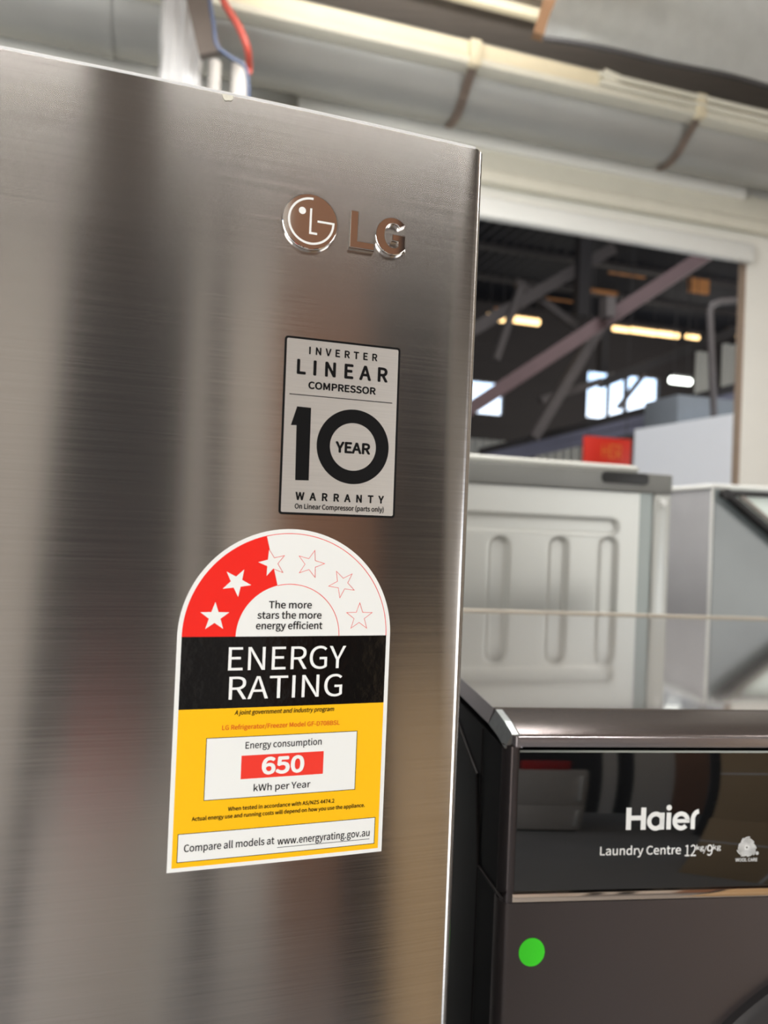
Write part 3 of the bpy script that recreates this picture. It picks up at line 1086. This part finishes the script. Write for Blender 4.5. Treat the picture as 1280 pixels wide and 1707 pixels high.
def porthole(cx, cz, r):
    bm = NB()
    prof = [(r, 0.0), (r, -0.006), (r - 0.004, -0.010), (r - 0.014, -0.012), (r - 0.020, -0.008), (r - 0.022, 0.0)]
    n = 120
    rings = [[bm.verts.new(HF(cx + q * cos(2 * PI * i / n), y, cz + q * sin(2 * PI * i / n))) for i in range(n)] for q, y in prof]
    for j in range(len(rings)):
        A, B = rings[j], rings[(j + 1) % len(rings)]
        for i in range(n):
            bm.faces.new((A[i], A[(i + 1) % n], B[(i + 1) % n], B[i]))
    d = build('door', bm, 'ring', laundry, smooth=40)
    bm = NB()
    prof = [(r - 0.0215, -0.004), (r - 0.04, -0.003), (r - 0.07, -0.0015), (0.06, -0.002)]
    rings = [[bm.verts.new(HF(cx + q * cos(2 * PI * i / n), y, cz + q * sin(2 * PI * i / n))) for i in range(n)] for q, y in prof]
    for j in range(len(rings) - 1):
        A, B = rings[j], rings[j + 1]
        for i in range(n):
            bm.faces.new((A[i], A[(i + 1) % n], B[(i + 1) % n], B[i]))
    bm.faces.new(rings[-1])
    build('glass', bm, 'port_glass', d, smooth=60)


porthole(0.33, HTOP - 0.188 - 0.803 * 0.262, 0.262)
porthole(0.33, 0.42, 0.25)
# pressed contour on the black side
def side_pt(x, y):
    d = ray(x, y)
    P0 = HF(XL, 0, 0)
    t = (P0 - CAMP).dot(HF.e) / d.dot(HF.e)
    return HF.loc(CAMP + d * t)
b = NB()
cp = [side_pt(837, 1500), side_pt(797, 1443), side_pt(795, 1290)]
tl = Vector((0, cp[2].y + 0.09, cp[2].z + 0.028))
path = [HF(XL, p.y, p.z) for p in (cp[0], cp[1], cp[2])] + [HF(XL, tl.y, tl.z), HF(XL, HD - 0.05, tl.z)]
tube(b, path, 0.0011, 8)
tube(b, [HF(XL, cp[2].y - 0.012, 0.1), HF(XL, cp[2].y - 0.012, HTOP - 0.012)], 0.0006, 8)
build('side_contour', b, 'contour', laundry)

# green dot on the front
gx, gz = hp(886, 1587)
b = NB()
add_poly_prism(b, [HF(gx + 0.0092 * cos(2 * PI * i / 64), -0.0001, gz + 0.0096 * sin(2 * PI * i / 64)) for i in range(64)],
               [HF(gx + 0.0092 * cos(2 * PI * i / 64), -0.0003, gz + 0.0096 * sin(2 * PI * i / 64)) for i in range(64)])
tag(build('dot_sticker', b, 'green', smooth=0), 'round bright green sticker on the dark titanium front panel', 'sticker')

# ---------------- silver appliance seen from its back, behind the laundry centre
MY = on(SHOP, 0, 0, 0)
md = ray(955, 800); md = md * (1.44 / md.y)
MFo = Vector((md.x, md.y, 0))
MF = Fr(MFo, R(15.0))


def mpx(x, y, yd=0.0):
    p = on(MF, yd, x, y)
    return p.x, p.z


mr = mpx(1122, 783)[0]
ml = mr - 0.62
mz_t = (mpx(800, 757)[1] + mpx(1060, 773)[1]) / 2
mz_c = (mpx(800, 776)[1] + mpx(1115, 786)[1]) / 2
mz_b = (mpx(800, 806)[1] + mpx(1118, 823)[1]) / 2
sil = thing('steel_freezer', MF((ml + mr) / 2, 0.3, 0), 'silver grey freezer turned back to front with pressed grooves, behind the dark washer tower', 'freezer', yaw=R(15.0))
b = NB(); box(b, MF, ml + 0.004, mr - 0.004, 0.014, 0.60, 0.02, mz_b, bev=0.004)
build('cabinet', b, 'grey_side', sil)
b = NB(); box(b, MF, ml, mr, 0.0, 0.60, mz_b, mz_c, bev=0.003)
capo = build('top_cap', b, 'cap_grey', sil)
b = NB(); box(b, MF, ml + 0.01, mpx(1075, 775)[0], 0.012, 0.58, mz_c, mz_t, bev=0.010, seg=3)
build('lid', b, 'cap_lit', sil)  # paler than the cap: light caught on the rounded edge is painted in
s0, s1 = mpx(1004, 785), mpx(1080, 809)
b = NB(); prism(b, MF, rrect(s0[0], s1[0], s1[1], s0[1], 0.008), -0.003, 0.004, bev=0.001)
build('handle_slot', b, 'slot', capo)
# grooved back panel
pl, pr_ = ml + 0.006, mpx(1066, 900)[0]
pz0, pz1 = 0.06, mz_b - 0.002
grooves = []
for gxp in (833, 932, 1015):
    gx_ = mpx(gxp, 930)[0]
    grooves.append(('v', gx_, mpx(gxp, 897)[1], 0.80, 0.017))
gx_ = mpx(833, 930)[0] - (mpx(932, 930)[0] - mpx(833, 930)[0])
grooves.append(('v', gx_, mpx(833, 897)[1], 0.80, 0.017))
hz = (mpx(800, 868)[1] + mpx(1000, 879)[1]) / 2
hx1 = mpx(1030, 880)[0]


def sdist(x, z):
    d = 9.0
    for k in grooves:
        zc = min(max(z, k[3]), k[2] - k[4])
        d = min(d, math.hypot(x - k[1], z - zc) - k[4])
    xc = min(max(x, pl + 0.04), hx1 - 0.014)
    return min(d, math.hypot(x - xc, z - hz) - 0.014)


b = NB()
nx = 130
zlist = [pz0 + (0.78 - pz0) * i / 6 for i in range(6)] + [0.78 + (1.28 - 0.78) * i / 20 for i in range(20)] + [1.28 + (pz1 - 1.28) * i / 130 for i in range(131)]
grid = []
for z in zlist:
    row = []
    for i in range(nx + 1):
        x = pl + (pr_ - pl) * i / nx
        d = sdist(x, z)
        t = min(max((0.006 - d) / 0.010, 0), 1)
        t = t * t * (3 - 2 * t)
        row.append(b.verts.new(MF(x, 0.004 + 0.0055 * t, z)))
    grid.append(row)
for j in range(len(grid) - 1):
    for i in range(nx):
        b.faces.new((grid[j][i], grid[j][i + 1], grid[j + 1][i + 1], grid[j + 1][i]))
build('back_panel', b, 'silver_paint', sil, smooth=80)
b = NB(); box(b, MF, pr_ + 0.001, mpx(1090, 900)[0], 0.008, 0.016, 0.05, mz_b - 0.001)
build('side_post', b, 'post_teal', sil, smooth=0)
b = NB(); box(b, MF, mpx(1090, 900)[0] + 0.0005, mr - 0.002, 0.002, 0.016, 0.05, mz_b - 0.001, bev=0.002)
post = build('side_post', b, 'silver_paint', sil)
sx_, sz_ = mpx(1105, 838)
b = NB()
for r0, y0, y1 in ((0.008, -0.003, 0.003), (0.0045, -0.006, -0.002)):
    tube(b, [MF(sx_, y0, sz_), MF(sx_, y1, sz_)], r0, 20)
build('screw', b, 'white_enamel', post)

# ---------------- white appliance with tilted lid, right of it
wd = ray(1188, 806); wd = wd * (1.78 / wd.y)
WF = Fr((wd.x, wd.y, 0), R(9.5))
WZ = CAM_Z + wd.z
wh = thing('display_cabinet', WF(0.3, 0.3, 0), 'white framed glass fronted cabinet with slanted black seal, right of the silver freezer', 'cabinet', yaw=R(9.5))
b = NB(); box(b, WF, 0.001, 0.62, 0.004, 0.62, 0.02, WZ - 0.012, bev=0.003)
build('cabinet', b, 'grey_side', wh)
b = NB(); box(b, WF, -0.004, 0.625, -0.003, 0.625, WZ - 0.012, WZ, bev=0.003)
build('top_rim', b, 'white_enamel', wh)
b = NB(); box(b, WF, 0.006, 0.615, -0.002, 0.004, 0.06, WZ - 0.013)
build('front_glass', b, 'grey_glass', wh, smooth=0)
b = NB(); box(b, WF, -0.001, 0.003, -0.0025, 0.004, 0.05, WZ - 0.012)
build('corner_trim', b, 'white_enamel', wh, smooth=0)


def wpx(x, y):
    p = on(WF, -0.02, x, y)
    return p.x, p.z


A = wpx(1207, 823); Bq = wpx(1281, 886)
dirv = Vector((Bq[0] - A[0], Bq[1] - A[1])).normalized()
far = (A[0] + dirv.x * 0.45, A[1] + dirv.y * 0.45)
lid_poly = [A, far, (0.60, far[1] + 0.02), (0.60, A[1] + 0.004)]
b = NB(); prism(b, WF, lid_poly, -0.022, -0.004, bev=0.003)
lid = build('lid', b, 'mint', wh)
b = NB()
tube(b, [WF(A[0], -0.024, A[1]), WF(far[0], -0.024, far[1])], 0.0115, 14)
tube(b, [WF(A[0], -0.0245, A[1] + 0.002), WF(0.60, -0.0245, A[1] + 0.004)], 0.007, 14)
cap_ = [WF(A[0] + 0.0115 * cos(2 * PI * i / 14), -0.034, A[1] + 0.0115 * sin(2 * PI * i / 14)) for i in range(14)]
add_poly_prism(b, cap_, [p + WF.n * 0.02 for p in cap_])
build('gasket', b, 'gasket', lid)
b = NB()
off = Vector((dirv.y, -dirv.x)) * -0.020
tube(b, [WF(A[0] + off.x + 0.03, -0.024, A[1] + off.y - 0.02), WF(far[0] + off.x, -0.024, far[1] + off.y)], 0.006, 10)
build('lid_trim', b, 'trim_taupe', lid)

# ---------------- duct under the beam, with straps
DY = 2.70
dz_t = zz(DY - 0.10, (640, 88), (1100, 170)); dz_b = zz(DY, (640, 190), (1100, 263))
DRr = 0.155
DZ = dz_b + DRr
duct = thing('air_duct', SHOP(0, DY, DZ), 'round galvanised grey duct hung under the cream beam', 'duct', yaw=YAW)
xj = on(SHOP, DY - 0.15, 165, 50).x
def duct_seg(x0, x1, r=DRr):
    bm = NB()
    tube(bm, [SHOP(x0, DY, DZ), SHOP(x1, DY, DZ)], r, 48)
    return bm
build('pipe', duct_seg(X_L + 0.05, xj), 'galv', duct, smooth=50)
build('pipe', duct_seg(xj, X_R - 0.05, DRr - 0.003), 'galv', duct, smooth=50)
build('joint_band', duct_seg(xj - 0.012, xj + 0.03, DRr + 0.004), 'galv', duct, smooth=50)


def strap(px_, py_):
    x = on(SHOP, BY - 0.01, px_, py_).x
    bm = NB()
    rr = DRr + 0.006
    bb = NB(); box(bb, SHOP, x - 0.022, x + 0.022, BY - 0.024, BY + 0.01, zb - 0.02, zb + 0.075, bev=0.004)
    build('strap_bracket', bb, 'cream', duct)
    pts = [(BY - 0.012, zb - 0.004)]
    for a in range(222, 300, 5):
        pts.append((DY + rr * cos(R(a)), DZ + rr * sin(R(a))))
    ln = 0.035
    va = [bm.verts.new(SHOP(x - ln / 2, y, z)) for y, z in pts]
    vb = [bm.verts.new(SHOP(x + ln / 2, y, z)) for y, z in pts]
    for i in range(len(pts) - 1):
        bm.faces.new((va[i], va[i + 1], vb[i + 1], vb[i]))
    r_ = bmesh.ops.solidify(bm, geom=bm.faces[:], thickness=0.006)
    build('strap', bm, 'rust', duct, smooth=40)


strap(792, 75); strap(1168, 160)

for i, (ya, yb_c) in enumerate(((128, 184), (140, 198))):
    pa = on(SHOP, BY - 0.02, 1010, ya); pb_ = on(SHOP, BY - 0.02, 1280, yb_c)
    zc = (pa.z + pb_.z) / 2
    b = NB(); tube(b, catmull([SHOP(pa.x, BY - 0.004, zc + 0.02), SHOP(pa.x + 0.06, BY - 0.012, zc + 0.004), SHOP(pa.x + 0.14, BY - 0.013, zc), SHOP(X_R - 0.03, BY - 0.013, zc)], 6), 0.012, 12)
    build('trim_%d' % (14 + i), b, 'rail_cream', kind='structure')  # conduit tubes fixed along the beam, numbered among the trims
# ---------------- white wrapped post and cables at its side
py_ = 2.36
pa, pb_ = on(SHOP, py_, 262, 60), on(SHOP, py_, 342, 60)
b = NB()
n = 96
hts = 160
pw, pc = (pb_.x - pa.x) / 2, (pa.x + pb_.x) / 2
rings = []
for j in range(hts + 1):
    z = (CEIL_Z - 0.01) * j / hts
    ring = []
    for i in range(n):
        a = 2 * PI * i / n
        ca, sa = cos(a), sin(a)
        k = 1.0 / max(abs(ca), abs(sa)) ** 0.75
        wob = 1 + 0.16 * mnoise.noise(Vector((ca * 4.2, sa * 4.2, z * 4))) + 0.06 * mnoise.noise(Vector((ca * 11, sa * 11, z * 9)))
        ring.append(b.verts.new(SHOP(pc + pw * 0.95 * k * 0.93 * ca * wob, py_ + 0.08 + 0.07 * k * sa * wob, z)))
    rings.append(ring)
for j in range(hts):
    for i in range(n):
        b.faces.new((rings[j][i], rings[j][(i + 1) % n], rings[j + 1][(i + 1) % n], rings[j + 1][i]))
b.faces.new(rings[0][::-1]); b.faces.new(rings[-1])
tag(build('wrapped_post', b, 'plastic', smooth=70), 'white post wrapped in crinkled plastic film behind the refrigerator', 'post')
c0, c1 = wp(294, -160, 2.30), wp(352, 92, 2.30)
b = NB(); bar(b, c0, c1, 0.07, 0.03, up=Vector((0, 1, 0)))
tag(build('steel_channel', b, 'steel_brown', smooth=0), 'short dark steel channel beside the plastic wrapped post', 'bracket')
b = NB(); tube(b, catmull([wp(338, -165, 2.26), wp(352, -60, 2.26), wp(372, 0, 2.26), wp(398, 45, 2.26), wp(412, 80, 2.27), wp(415, 110, 2.32), wp(414, 124, 2.33)], 8), 0.011, 12)
tag(build('red_cable', b, 'red_cable'), 'red cable looping down past the white wrapped post', 'cable')
b = NB(); tube(b, catmull([wp(342, -170, 2.24), wp(345, -60, 2.24), wp(350, 0, 2.24), wp(356, 40, 2.24), wp(362, 76, 2.24), wp(385, 96, 2.25), wp(408, 112, 2.26), wp(414, 150, 2.27), wp(414, 220, 2.3)], 8), 0.006, 10)
tag(build('blue_cable', b, 'blue_cable'), 'thin blue grey cable hanging beside the red cable', 'cable')
for (xa, xb, yt, lb) in ((346, 369, 98, 'white plastic pipe end next to the wrapped post'), (386, 415, 104, 'wider white plastic pipe end under the red cable')):
    p0, p1 = on(SHOP, 2.42, xa, 120), on(SHOP, 2.42, xb, 120)
    zt2 = on(SHOP, 2.42, (xa + xb) / 2, yt).z
    rr = (p1.x - p0.x) / 2
    b = NB(); tube(b, [SHOP((p0.x + p1.x) / 2, 2.44, 0.0), SHOP((p0.x + p1.x) / 2, 2.44, zt2)], rr, 20)
    tag(build('white_pipe', b, 'white_pipe', smooth=50), lb, 'pipe')

# ---------------- foil sheet hanging under the ceiling
b = NB()
edge = [(905, 62), (960, 70), (1030, 84), (1100, 101), (1160, 113), (1220, 125), (1280, 142), (1360, 166)]
topx = [(932, -20), (985, -20), (1045, -20), (1110, -20), (1170, -20), (1230, -20), (1290, -20), (1370, -20)]
rows = 12
g = []
for j in range(rows + 1):
    t = j / rows
    row = []
    for (a, c) in zip(edge, topx):
        p = wp(a[0] + (c[0] - a[0]) * t, a[1] + (c[1] - a[1]) * t, 2.05 - 0.10 * t)
        p.z += 0.006 * sin(7 * t + a[0] * 0.02)
        row.append(b.verts.new(p))
    g.append(row)
for j in range(rows):
    for i in range(len(edge) - 1):
        b.faces.new((g[j][i], g[j][i + 1], g[j + 1][i + 1], g[j + 1][i]))
bmesh.ops.solidify(b, geom=b.faces[:], thickness=0.012)
sh = build('insulation_sheet', b, 'foil_sheet', smooth=60)
tag(sh, 'dull silver insulation sheet sagging below the ceiling', 'sheet')
b = NB()
tube(b, catmull([wp(x, y + 2, 2.045) for x, y in edge], 4), 0.008, 8)
build('sheet_edge', b, 'dark_edge', sh)
b = NB(); bar(b, wp(897, 62, 2.1), wp(925, -30, 2.1), 0.04, 0.03, up=Vector((0, 1, 0)))
tag(build('timber_batten', b, 'batten', smooth=0), 'short brown timber batten at the edge of the silver insulation sheet', 'batten')

# ================================================================== THINGS IN THE WAREHOUSE
def beam(name, mat, a, c, w, h, label, cat='beam', group=None):
    bm = NB(); bar(bm, wp(*a), wp(*c), w, h)
    return tag(build(name, bm, mat, smooth=0), label, cat, group)


beam('rafter', 'truss_red', (1210, 403, 6.0), (770, 690, 6.8), 0.10, 0.13, 'long reddish rafter crossing the dark opening from upper corner to the fridge')
b = NB(); p = wp(1010, 512, 6.25); box(b, Fr(p), -0.05, 0.05, -0.09, 0.04, -0.11, 0.08)
tag(build('steel_bracket', b, 'truss', smooth=0), 'grey steel bracket clamped on the long reddish rafter', 'bracket')
beam('tie_beam', 'truss', (1020, 415, 9), (770, 560, 9), 0.14, 0.16, 'thick grey beam sloping above the warm lamps')
beam('strut', 'truss', (868, 478, 8.884), (826, 600, 8.884), 0.09, 0.09, 'thin strut crossing the two lamps nearest the fridge', group=None)
beam('strut', 'truss', (860, 470, 9.2), (960, 545, 9.2), 0.1, 0.1, 'short brace falling from the grey beam to the reddish rafter')
beam('strut', 'truss', (1000, 545, 8), (888, 730, 8), 0.12, 0.12, 'grey brown brace falling left of the bright window')
beam('strut', 'truss', (900, 668, 8.4), (1000, 636, 8.4), 0.1, 0.1, 'short brace meeting the grey brown brace near the bright window')
beam('strut', 'truss_dark', (1230, 550, 9), (1000, 640, 9), 0.13, 0.13, 'long dark brace above the bright window')
beam('strut', 'truss', (1073, 625, 12.5), (1030, 680, 12.5), 0.10, 0.08, 'brace crossing the panes of the bright window')
b = NB()
p0, p1 = on(SHOP, 8.8, 968, 400), on(SHOP, 8.8, 988, 400)
box(b, SHOP, p0.x, p1.x, 8.8, 8.95, on(SHOP, 8.8, 975, 525).z, ROOF_Z + 0.2)
tag(build('hanging_post', b, 'truss_dark', smooth=0), 'dark post dropping from the roof behind the reddish rafter', 'post')
b = NB()
p0, p1 = on(SHOP, 9.5, 1003, 560), on(SHOP, 9.5, 1016, 560)
box(b, SHOP, p0.x, p1.x, 9.5, 9.6, on(SHOP, 9.5, 1010, 620).z, on(SHOP, 9.5, 1010, 540).z)
tag(build('hanging_post', b, 'truss_dark', smooth=0), 'slim dark post below the end of the lamp row', 'post')
# purlins under the roof
for i, y in enumerate((6.4, 7.4, 8.6, 10.0, 11.6, 13.2)):
    b = NB(); box(b, SHOP, -8.9, 13.9, y, y + 0.12, ROOF_Z - 0.10 + 0.4 * (y - 3) / 12, ROOF_Z + 0.0 + 0.4 * (y - 3) / 12)
    build('ceiling_purlin_%d' % (i + 1), b, 'truss_dark', kind='structure', smooth=0)
# timber pieces with the lamps' orange glow put into their colour
for (xa, ya, xb, yb, n_, lb) in ((1016, 452, 1076, 463, 11, 'small timber piece with painted lamp glow high beside the reddish rafter'),
                                 (985, 480, 1030, 492, 11, 'timber with painted orange glow under the small timber piece'),
                                 (885, 492, 968, 505, 11, 'long timber with painted orange glow above the lamps'),
                                 (825, 512, 853, 526, 11, 'timber with painted orange glow just above the lamp by the fridge'),
                                 (1150, 462, 1182, 490, 11, 'timber with painted orange glow near the opening corner')):
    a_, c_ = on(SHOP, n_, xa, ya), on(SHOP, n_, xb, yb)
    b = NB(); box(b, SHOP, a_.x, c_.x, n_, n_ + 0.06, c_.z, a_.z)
    tag(build('timber_board', b, 'wood_glow', smooth=0), lb, 'board')
# tube lamps
def lamp(xa, xb, y, th, n_, lb, mat='lamp_warm', grp='warm tube lamps in the warehouse'):
    a_, c_ = on(SHOP, n_, xa, y), on(SHOP, n_, xb, y)
    r_ = th / F_PX * n_ / 2
    t_ = thing('tube_lamp', SHOP((a_.x + c_.x) / 2, n_, (a_.z + c_.z) / 2), lb, 'lamp', grp, YAW)
    z_ = (a_.z + c_.z) / 2
    bm = NB(); tube(bm, [SHOP(a_.x, n_, z_), SHOP(c_.x, n_, z_)], r_, 16)
    build('tube', bm, mat, t_)
    bm = NB(); box(bm, SHOP, a_.x - 0.0, c_.x + 0.0, n_ - 0.05, n_ + 0.05, z_ + r_ + 0.01, z_ + r_ + 0.06)
    build('housing', bm, 'truss_dark', t_, smooth=0)
    for xx in (a_.x + 0.04, c_.x - 0.04):
        bm = NB(); tube(bm, [SHOP(xx, n_, z_ + r_ + 0.03), SHOP(xx, n_, ROOF_Z + 0.4 * (n_ - 3) / 12.1)], 0.006, 6)
        build('hanger', bm, 'truss_dark', t_)


lamp(813, 843, 530, 13, 10, 'warm tube lamp nearest the fridge edge')
lamp(856, 898, 535, 12, 10, 'warm tube lamp second from the fridge edge')
lamp(1022, 1047, 549, 9, 10.5, 'short warm lamp at the start of the long lamp row')
lamp(1050, 1094, 553, 10, 10.5, 'longest warm lamp of the row under the reddish rafter')
lamp(1098, 1130, 558, 10, 10.5, 'warm lamp between the longest lamp and the grey bent pipe')
lamp(1144, 1164, 562, 8, 10.5, 'small warm lamp just left of the grey bent pipe')
lamp(1212, 1238, 556, 9, 10, 'warm lamp over the pale cladding')
lamp(1118, 1150, 635, 13, 8.2, 'bright white lamp right of the window', 'lamp_white', None)
# pale cladding, pipe, grey cabinet
def corr(name, x0, x1, z0, z1, y, mat, lb, cat, pitch=0.16):
    bm = NB(); n_ = int((x1 - x0) / pitch * 8) + 1
    va, vb = [], []
    for i in range(n_ + 1):
        x = x0 + (x1 - x0) * i / n_
        yy = y + 0.03 * sin(2 * PI * (x - x0) / pitch)
        va.append(bm.verts.new(SHOP(x, yy, z0))); vb.append(bm.verts.new(SHOP(x, yy, z1)))
    for i in range(n_):
        bm.faces.new((va[i], va[i + 1], vb[i + 1], vb[i]))
    bmesh.ops.solidify(bm, geom=bm.faces[:], thickness=0.02)
    return tag(build(name, bm, mat, smooth=50), lb, cat)


a_ = on(SHOP, 8.5, 1204, 572); c_ = on(SHOP, 8.5, 1290, 700)
corr('cladding_sheet', a_.x, c_.x, 0, a_.z, 8.5, 'cladding', 'pale upright cladding sheet right of the grey bent pipe', 'cladding', 0.12)
a_ = on(SHOP, 8.5, 1160, 585); c_ = on(SHOP, 8.5, 1182, 700)
corr('cladding_sheet', a_.x, c_.x, 0, a_.z, 8.5, 'cladding', 'narrow pale cladding sheet left of the grey bent pipe', 'cladding', 0.12)
a_ = on(SHOP, 12, 700, 724); c_ = on(SHOP, 12, 872, 760)
corr('fence_sheet', a_.x, c_.x, 0, a_.z, 12, 'cladding', 'long pale corrugated sheet low beside the fridge edge', 'sheet', 0.16)
a_ = on(SHOP, 11.6, 893, 735); c_ = on(SHOP, 11.6, 985, 760)
corr('fence_sheet', a_.x, c_.x, 0, a_.z, 11.6, 'cladding', 'pale corrugated sheet left of the red sign', 'sheet', 0.16)
b = NB()
tube(b, [wp(1250, 500, 5.2), wp(1200, 503, 5.2), wp(1186, 508, 5.2), wp(1183, 520, 5.2), wp(1186, 600, 5.2), wp(1190, 690, 5.2), SHOP(on(SHOP, 5.2, 1190, 690).x, 5.2, 0)], 0.028, 14)
tag(build('bent_pipe', b, 'truss', smooth=60), 'grey bent pipe in the right corner of the opening', 'pipe')
a_ = on(SHOP, 5.6, 1130, 668); c_ = on(SHOP, 5.6, 1236, 700)
b = NB(); box(b, SHOP, a_.x, c_.x + 0.4, 5.6, 6.1, 0, a_.z + 0.06, bev=0.01)
tag(build('grey_cabinet', b, 'box_grey'), 'grey metal cabinet behind the white partition', 'cabinet')
# lean-to roof edge: three long members
for (ya, yb, mat, lb) in ((742, 652, 'truss_dark', 'dark top member of the sloping roof edge'), (752, 664, 'blue_grey', 'blue grey middle member of the sloping roof edge'),
                          (763, 682, 'blue_grey', 'blue grey lowest member of the sloping roof edge')):
    b = NB(); bar(b, wp(800, ya + 12, 10.0), wp(1240, yb - 8, 7.0), 0.08, 0.10)
    tag(build('roof_edge_beam', b, mat, smooth=0), lb, 'beam')
# partition
a_, c_ = wp(1058, 716, 4.6), wp(1262, 683, 3.5)
b = NB()
dn = (c_ - a_); dn.z = 0
s = dn.normalized().cross(Vector((0, 0, 1))) * 0.04
add_poly_prism(b, [Vector((a_.x, a_.y, 0)), Vector((c_.x, c_.y, 0)), c_, a_], [Vector((a_.x, a_.y, 0)) - s, Vector((c_.x, c_.y, 0)) - s, c_ - s, a_ - s])
tag(build('partition_panel', b, 'partition', smooth=0), 'plain white partition panel inside the opening', 'partition')
# red sign
a_, c_ = on(SHOP, 7.0, 974, 726), on(SHOP, 7.0, 1051, 775)
sg = thing('hanging_sign', SHOP((a_.x + c_.x) / 2, 7.0, c_.z - 0.15), 'red sign with orange letters above the silver freezer', 'sign', yaw=YAW)
b = NB(); box(b, SHOP, a_.x, c_.x, 7.0, 7.03, c_.z - 0.15, a_.z, bev=0.004)
build('board', b, 'sign_red', sg)
for t_ in (0.1, 0.9):
    xx = a_.x + (c_.x - a_.x) * t_
    b = NB(); tube(b, [SHOP(xx, 7.015, a_.z - 0.02), SHOP(xx, 7.015, ROOF_Z + 0.13)], 0.004, 6)
    build('cord', b, 'truss_dark', sg)
b = NB()
hx0, hxx = on(SHOP, 7.0, 1003, 745).x, on(SHOP, 7.0, 1036, 745).x
hz0, hz1 = on(SHOP, 7.0, 1020, 764).z, on(SHOP, 7.0, 1020, 741).z
add_text(b, 'HER', hx0, hxx, hz0, hz1 - hz0, F_INT, 0.0)
for v in b.verts:
    v.co = SHOP(v.co.x, 6.994 - 2 * v.co.z, v.co.y)
build('lettering', b, 'sign_orange', sg, smooth=0)

# ================================================================== SHOP BEHIND THE CAMERA (seen in the reflections)
def pol(ang, dist):
    """a floor place at this bearing behind the camera (0 = straight behind, + = to the right)"""
    return Vector((sin(R(ang)) * dist, 0.36 - cos(R(ang)) * dist, 0))


def appliance(name, ang, dist, w, d, h, mat, label, cat, door_split=None):
    o = pol(ang, dist)
    fr = Fr(o, R(180 + ang * 1.0))
    t = thing(name, o, label, cat, None, fr.yaw)
    bm = NB(); box(bm, fr, -w / 2, w / 2, 0.05, d, 0.03, h, bev=0.006)
    build('cabinet', bm, mat, t)
    zs = [0.05] + (door_split or []) + [h - 0.005]
    for i in range(len(zs) - 1):
        bm = NB(); box(bm, fr, -w / 2, w / 2, 0.0, 0.048, zs[i] + 0.004, zs[i + 1] - 0.004, bev=0.008)
        dd = build('door', bm, mat, t)
        bm = NB(); box(bm, fr, -w / 2 + 0.03, -w / 2 + 0.05, -0.03, -0.0, zs[i] + 0.1, zs[i + 1] - 0.1, bev=0.004)
        build('handle', bm, 'steel_edge', dd)
    bm = NB(); box(bm, fr, -w / 2 + 0.03, w / 2 - 0.03, 0.06, d - 0.04, 0.0, 0.04)
    build('plinth', bm, 'gasket', t)


appliance('refrigerator', 10.5, 2.9, 0.60, 0.6, 1.30, 'grey_standin', 'light grey refrigerator shape added out of view for the pale reflection in the steel door', 'refrigerator', [0.6])  # added out of view for the pale reflection low in the door
o_ = pol(10.5, 3.2) + Vector((0, 0, 1.301))  # red box added out of view for the reddish patch in the reflection
fr_ = Fr(o_, R(190.5))
t = thing('red_reflection_box', o_, 'red box added out of view for the reddish reflection in the steel door', 'box', None, fr_.yaw)
b = NB(); box(b, fr_, -0.18, 0.18, -0.1, 0.1, 0, 0.19, bev=0.01)
build('body', b, 'red_app', t)
b = NB(); tube(b, [fr_(-0.07, 0, 0.185), fr_(-0.07, 0, 0.23), fr_(0.07, 0, 0.23), fr_(0.07, 0, 0.185)], 0.008, 8)
build('handle', b, 'gasket', t)
appliance('refrigerator', 37.5, 2.9, 0.55, 0.5, 1.9, 'black_app', 'narrow black refrigerator beside the stacked cartons', 'refrigerator', [1.2])
# cartons
k = 0
for (ang, dist, z0, w, d, h, lb) in ((47, 1.75, 0.0, 0.62, 0.5, 0.80, 'large brown carton at the bottom of the stack'),
                                     (47, 1.75, 0.801, 0.60, 0.5, 0.84, 'large brown carton with white straps on top of the stack')):
    o = pol(ang, dist)
    fr = Fr(o + Vector((0, 0, z0)), R(180 + ang))
    t = thing('carton', o + Vector((0, 0, z0)), lb, 'box', 'cartons beside the black refrigerator', fr.yaw)
    bm = NB(); box(bm, fr, -w / 2, w / 2, 0, d, 0.0, h, bev=0.004)
    build('body', bm, 'card', t)
    bm = NB()
    for xx in (-0.12, ):
        box(bm, fr, xx - 0.008, xx + 0.008, -0.002, 0.0, 0.0, h)
    build('strap', bm, 'strap_white', t, smooth=0)
    bm = NB(); box(bm, fr, -w / 2, w / 2, -0.0025, -0.0005, h * 0.62, h * 0.62 + 0.016)
    build('strap', bm, 'strap_white', t, smooth=0)
# unseen tube fittings added to go with the ceiling fill lights
for (x, y) in ((-0.9, 0.8), (2.3, 0.8), (0.6, 1.75)):
    lb = {(-0.9, 0.8): 'added ceiling tube fitting on the door side, out of view', (2.3, 0.8): 'added ceiling tube fitting above the cartons, out of view', (0.6, 1.75): 'added ceiling tube fitting above the washer tower, out of view'}[(x, y)]
    t = thing('added_ceiling_light', SHOP(x, y, 3.21), lb, 'light', 'added tube fittings under the ceiling', YAW)
    bm = NB(); box(bm, SHOP, x - 0.62, x + 0.62, y - 0.14, y + 0.14, 3.21, 3.27, bev=0.006)
    build('housing', bm, 'white_enamel', t)
    for xx in (-0.4, 0.4):
        bm = NB(); tube(bm, [SHOP(x + xx, y, 3.26), SHOP(x + xx, y, CEIL_Z)], 0.006, 8)
        build('hanger', bm, 'steel_edge', t)
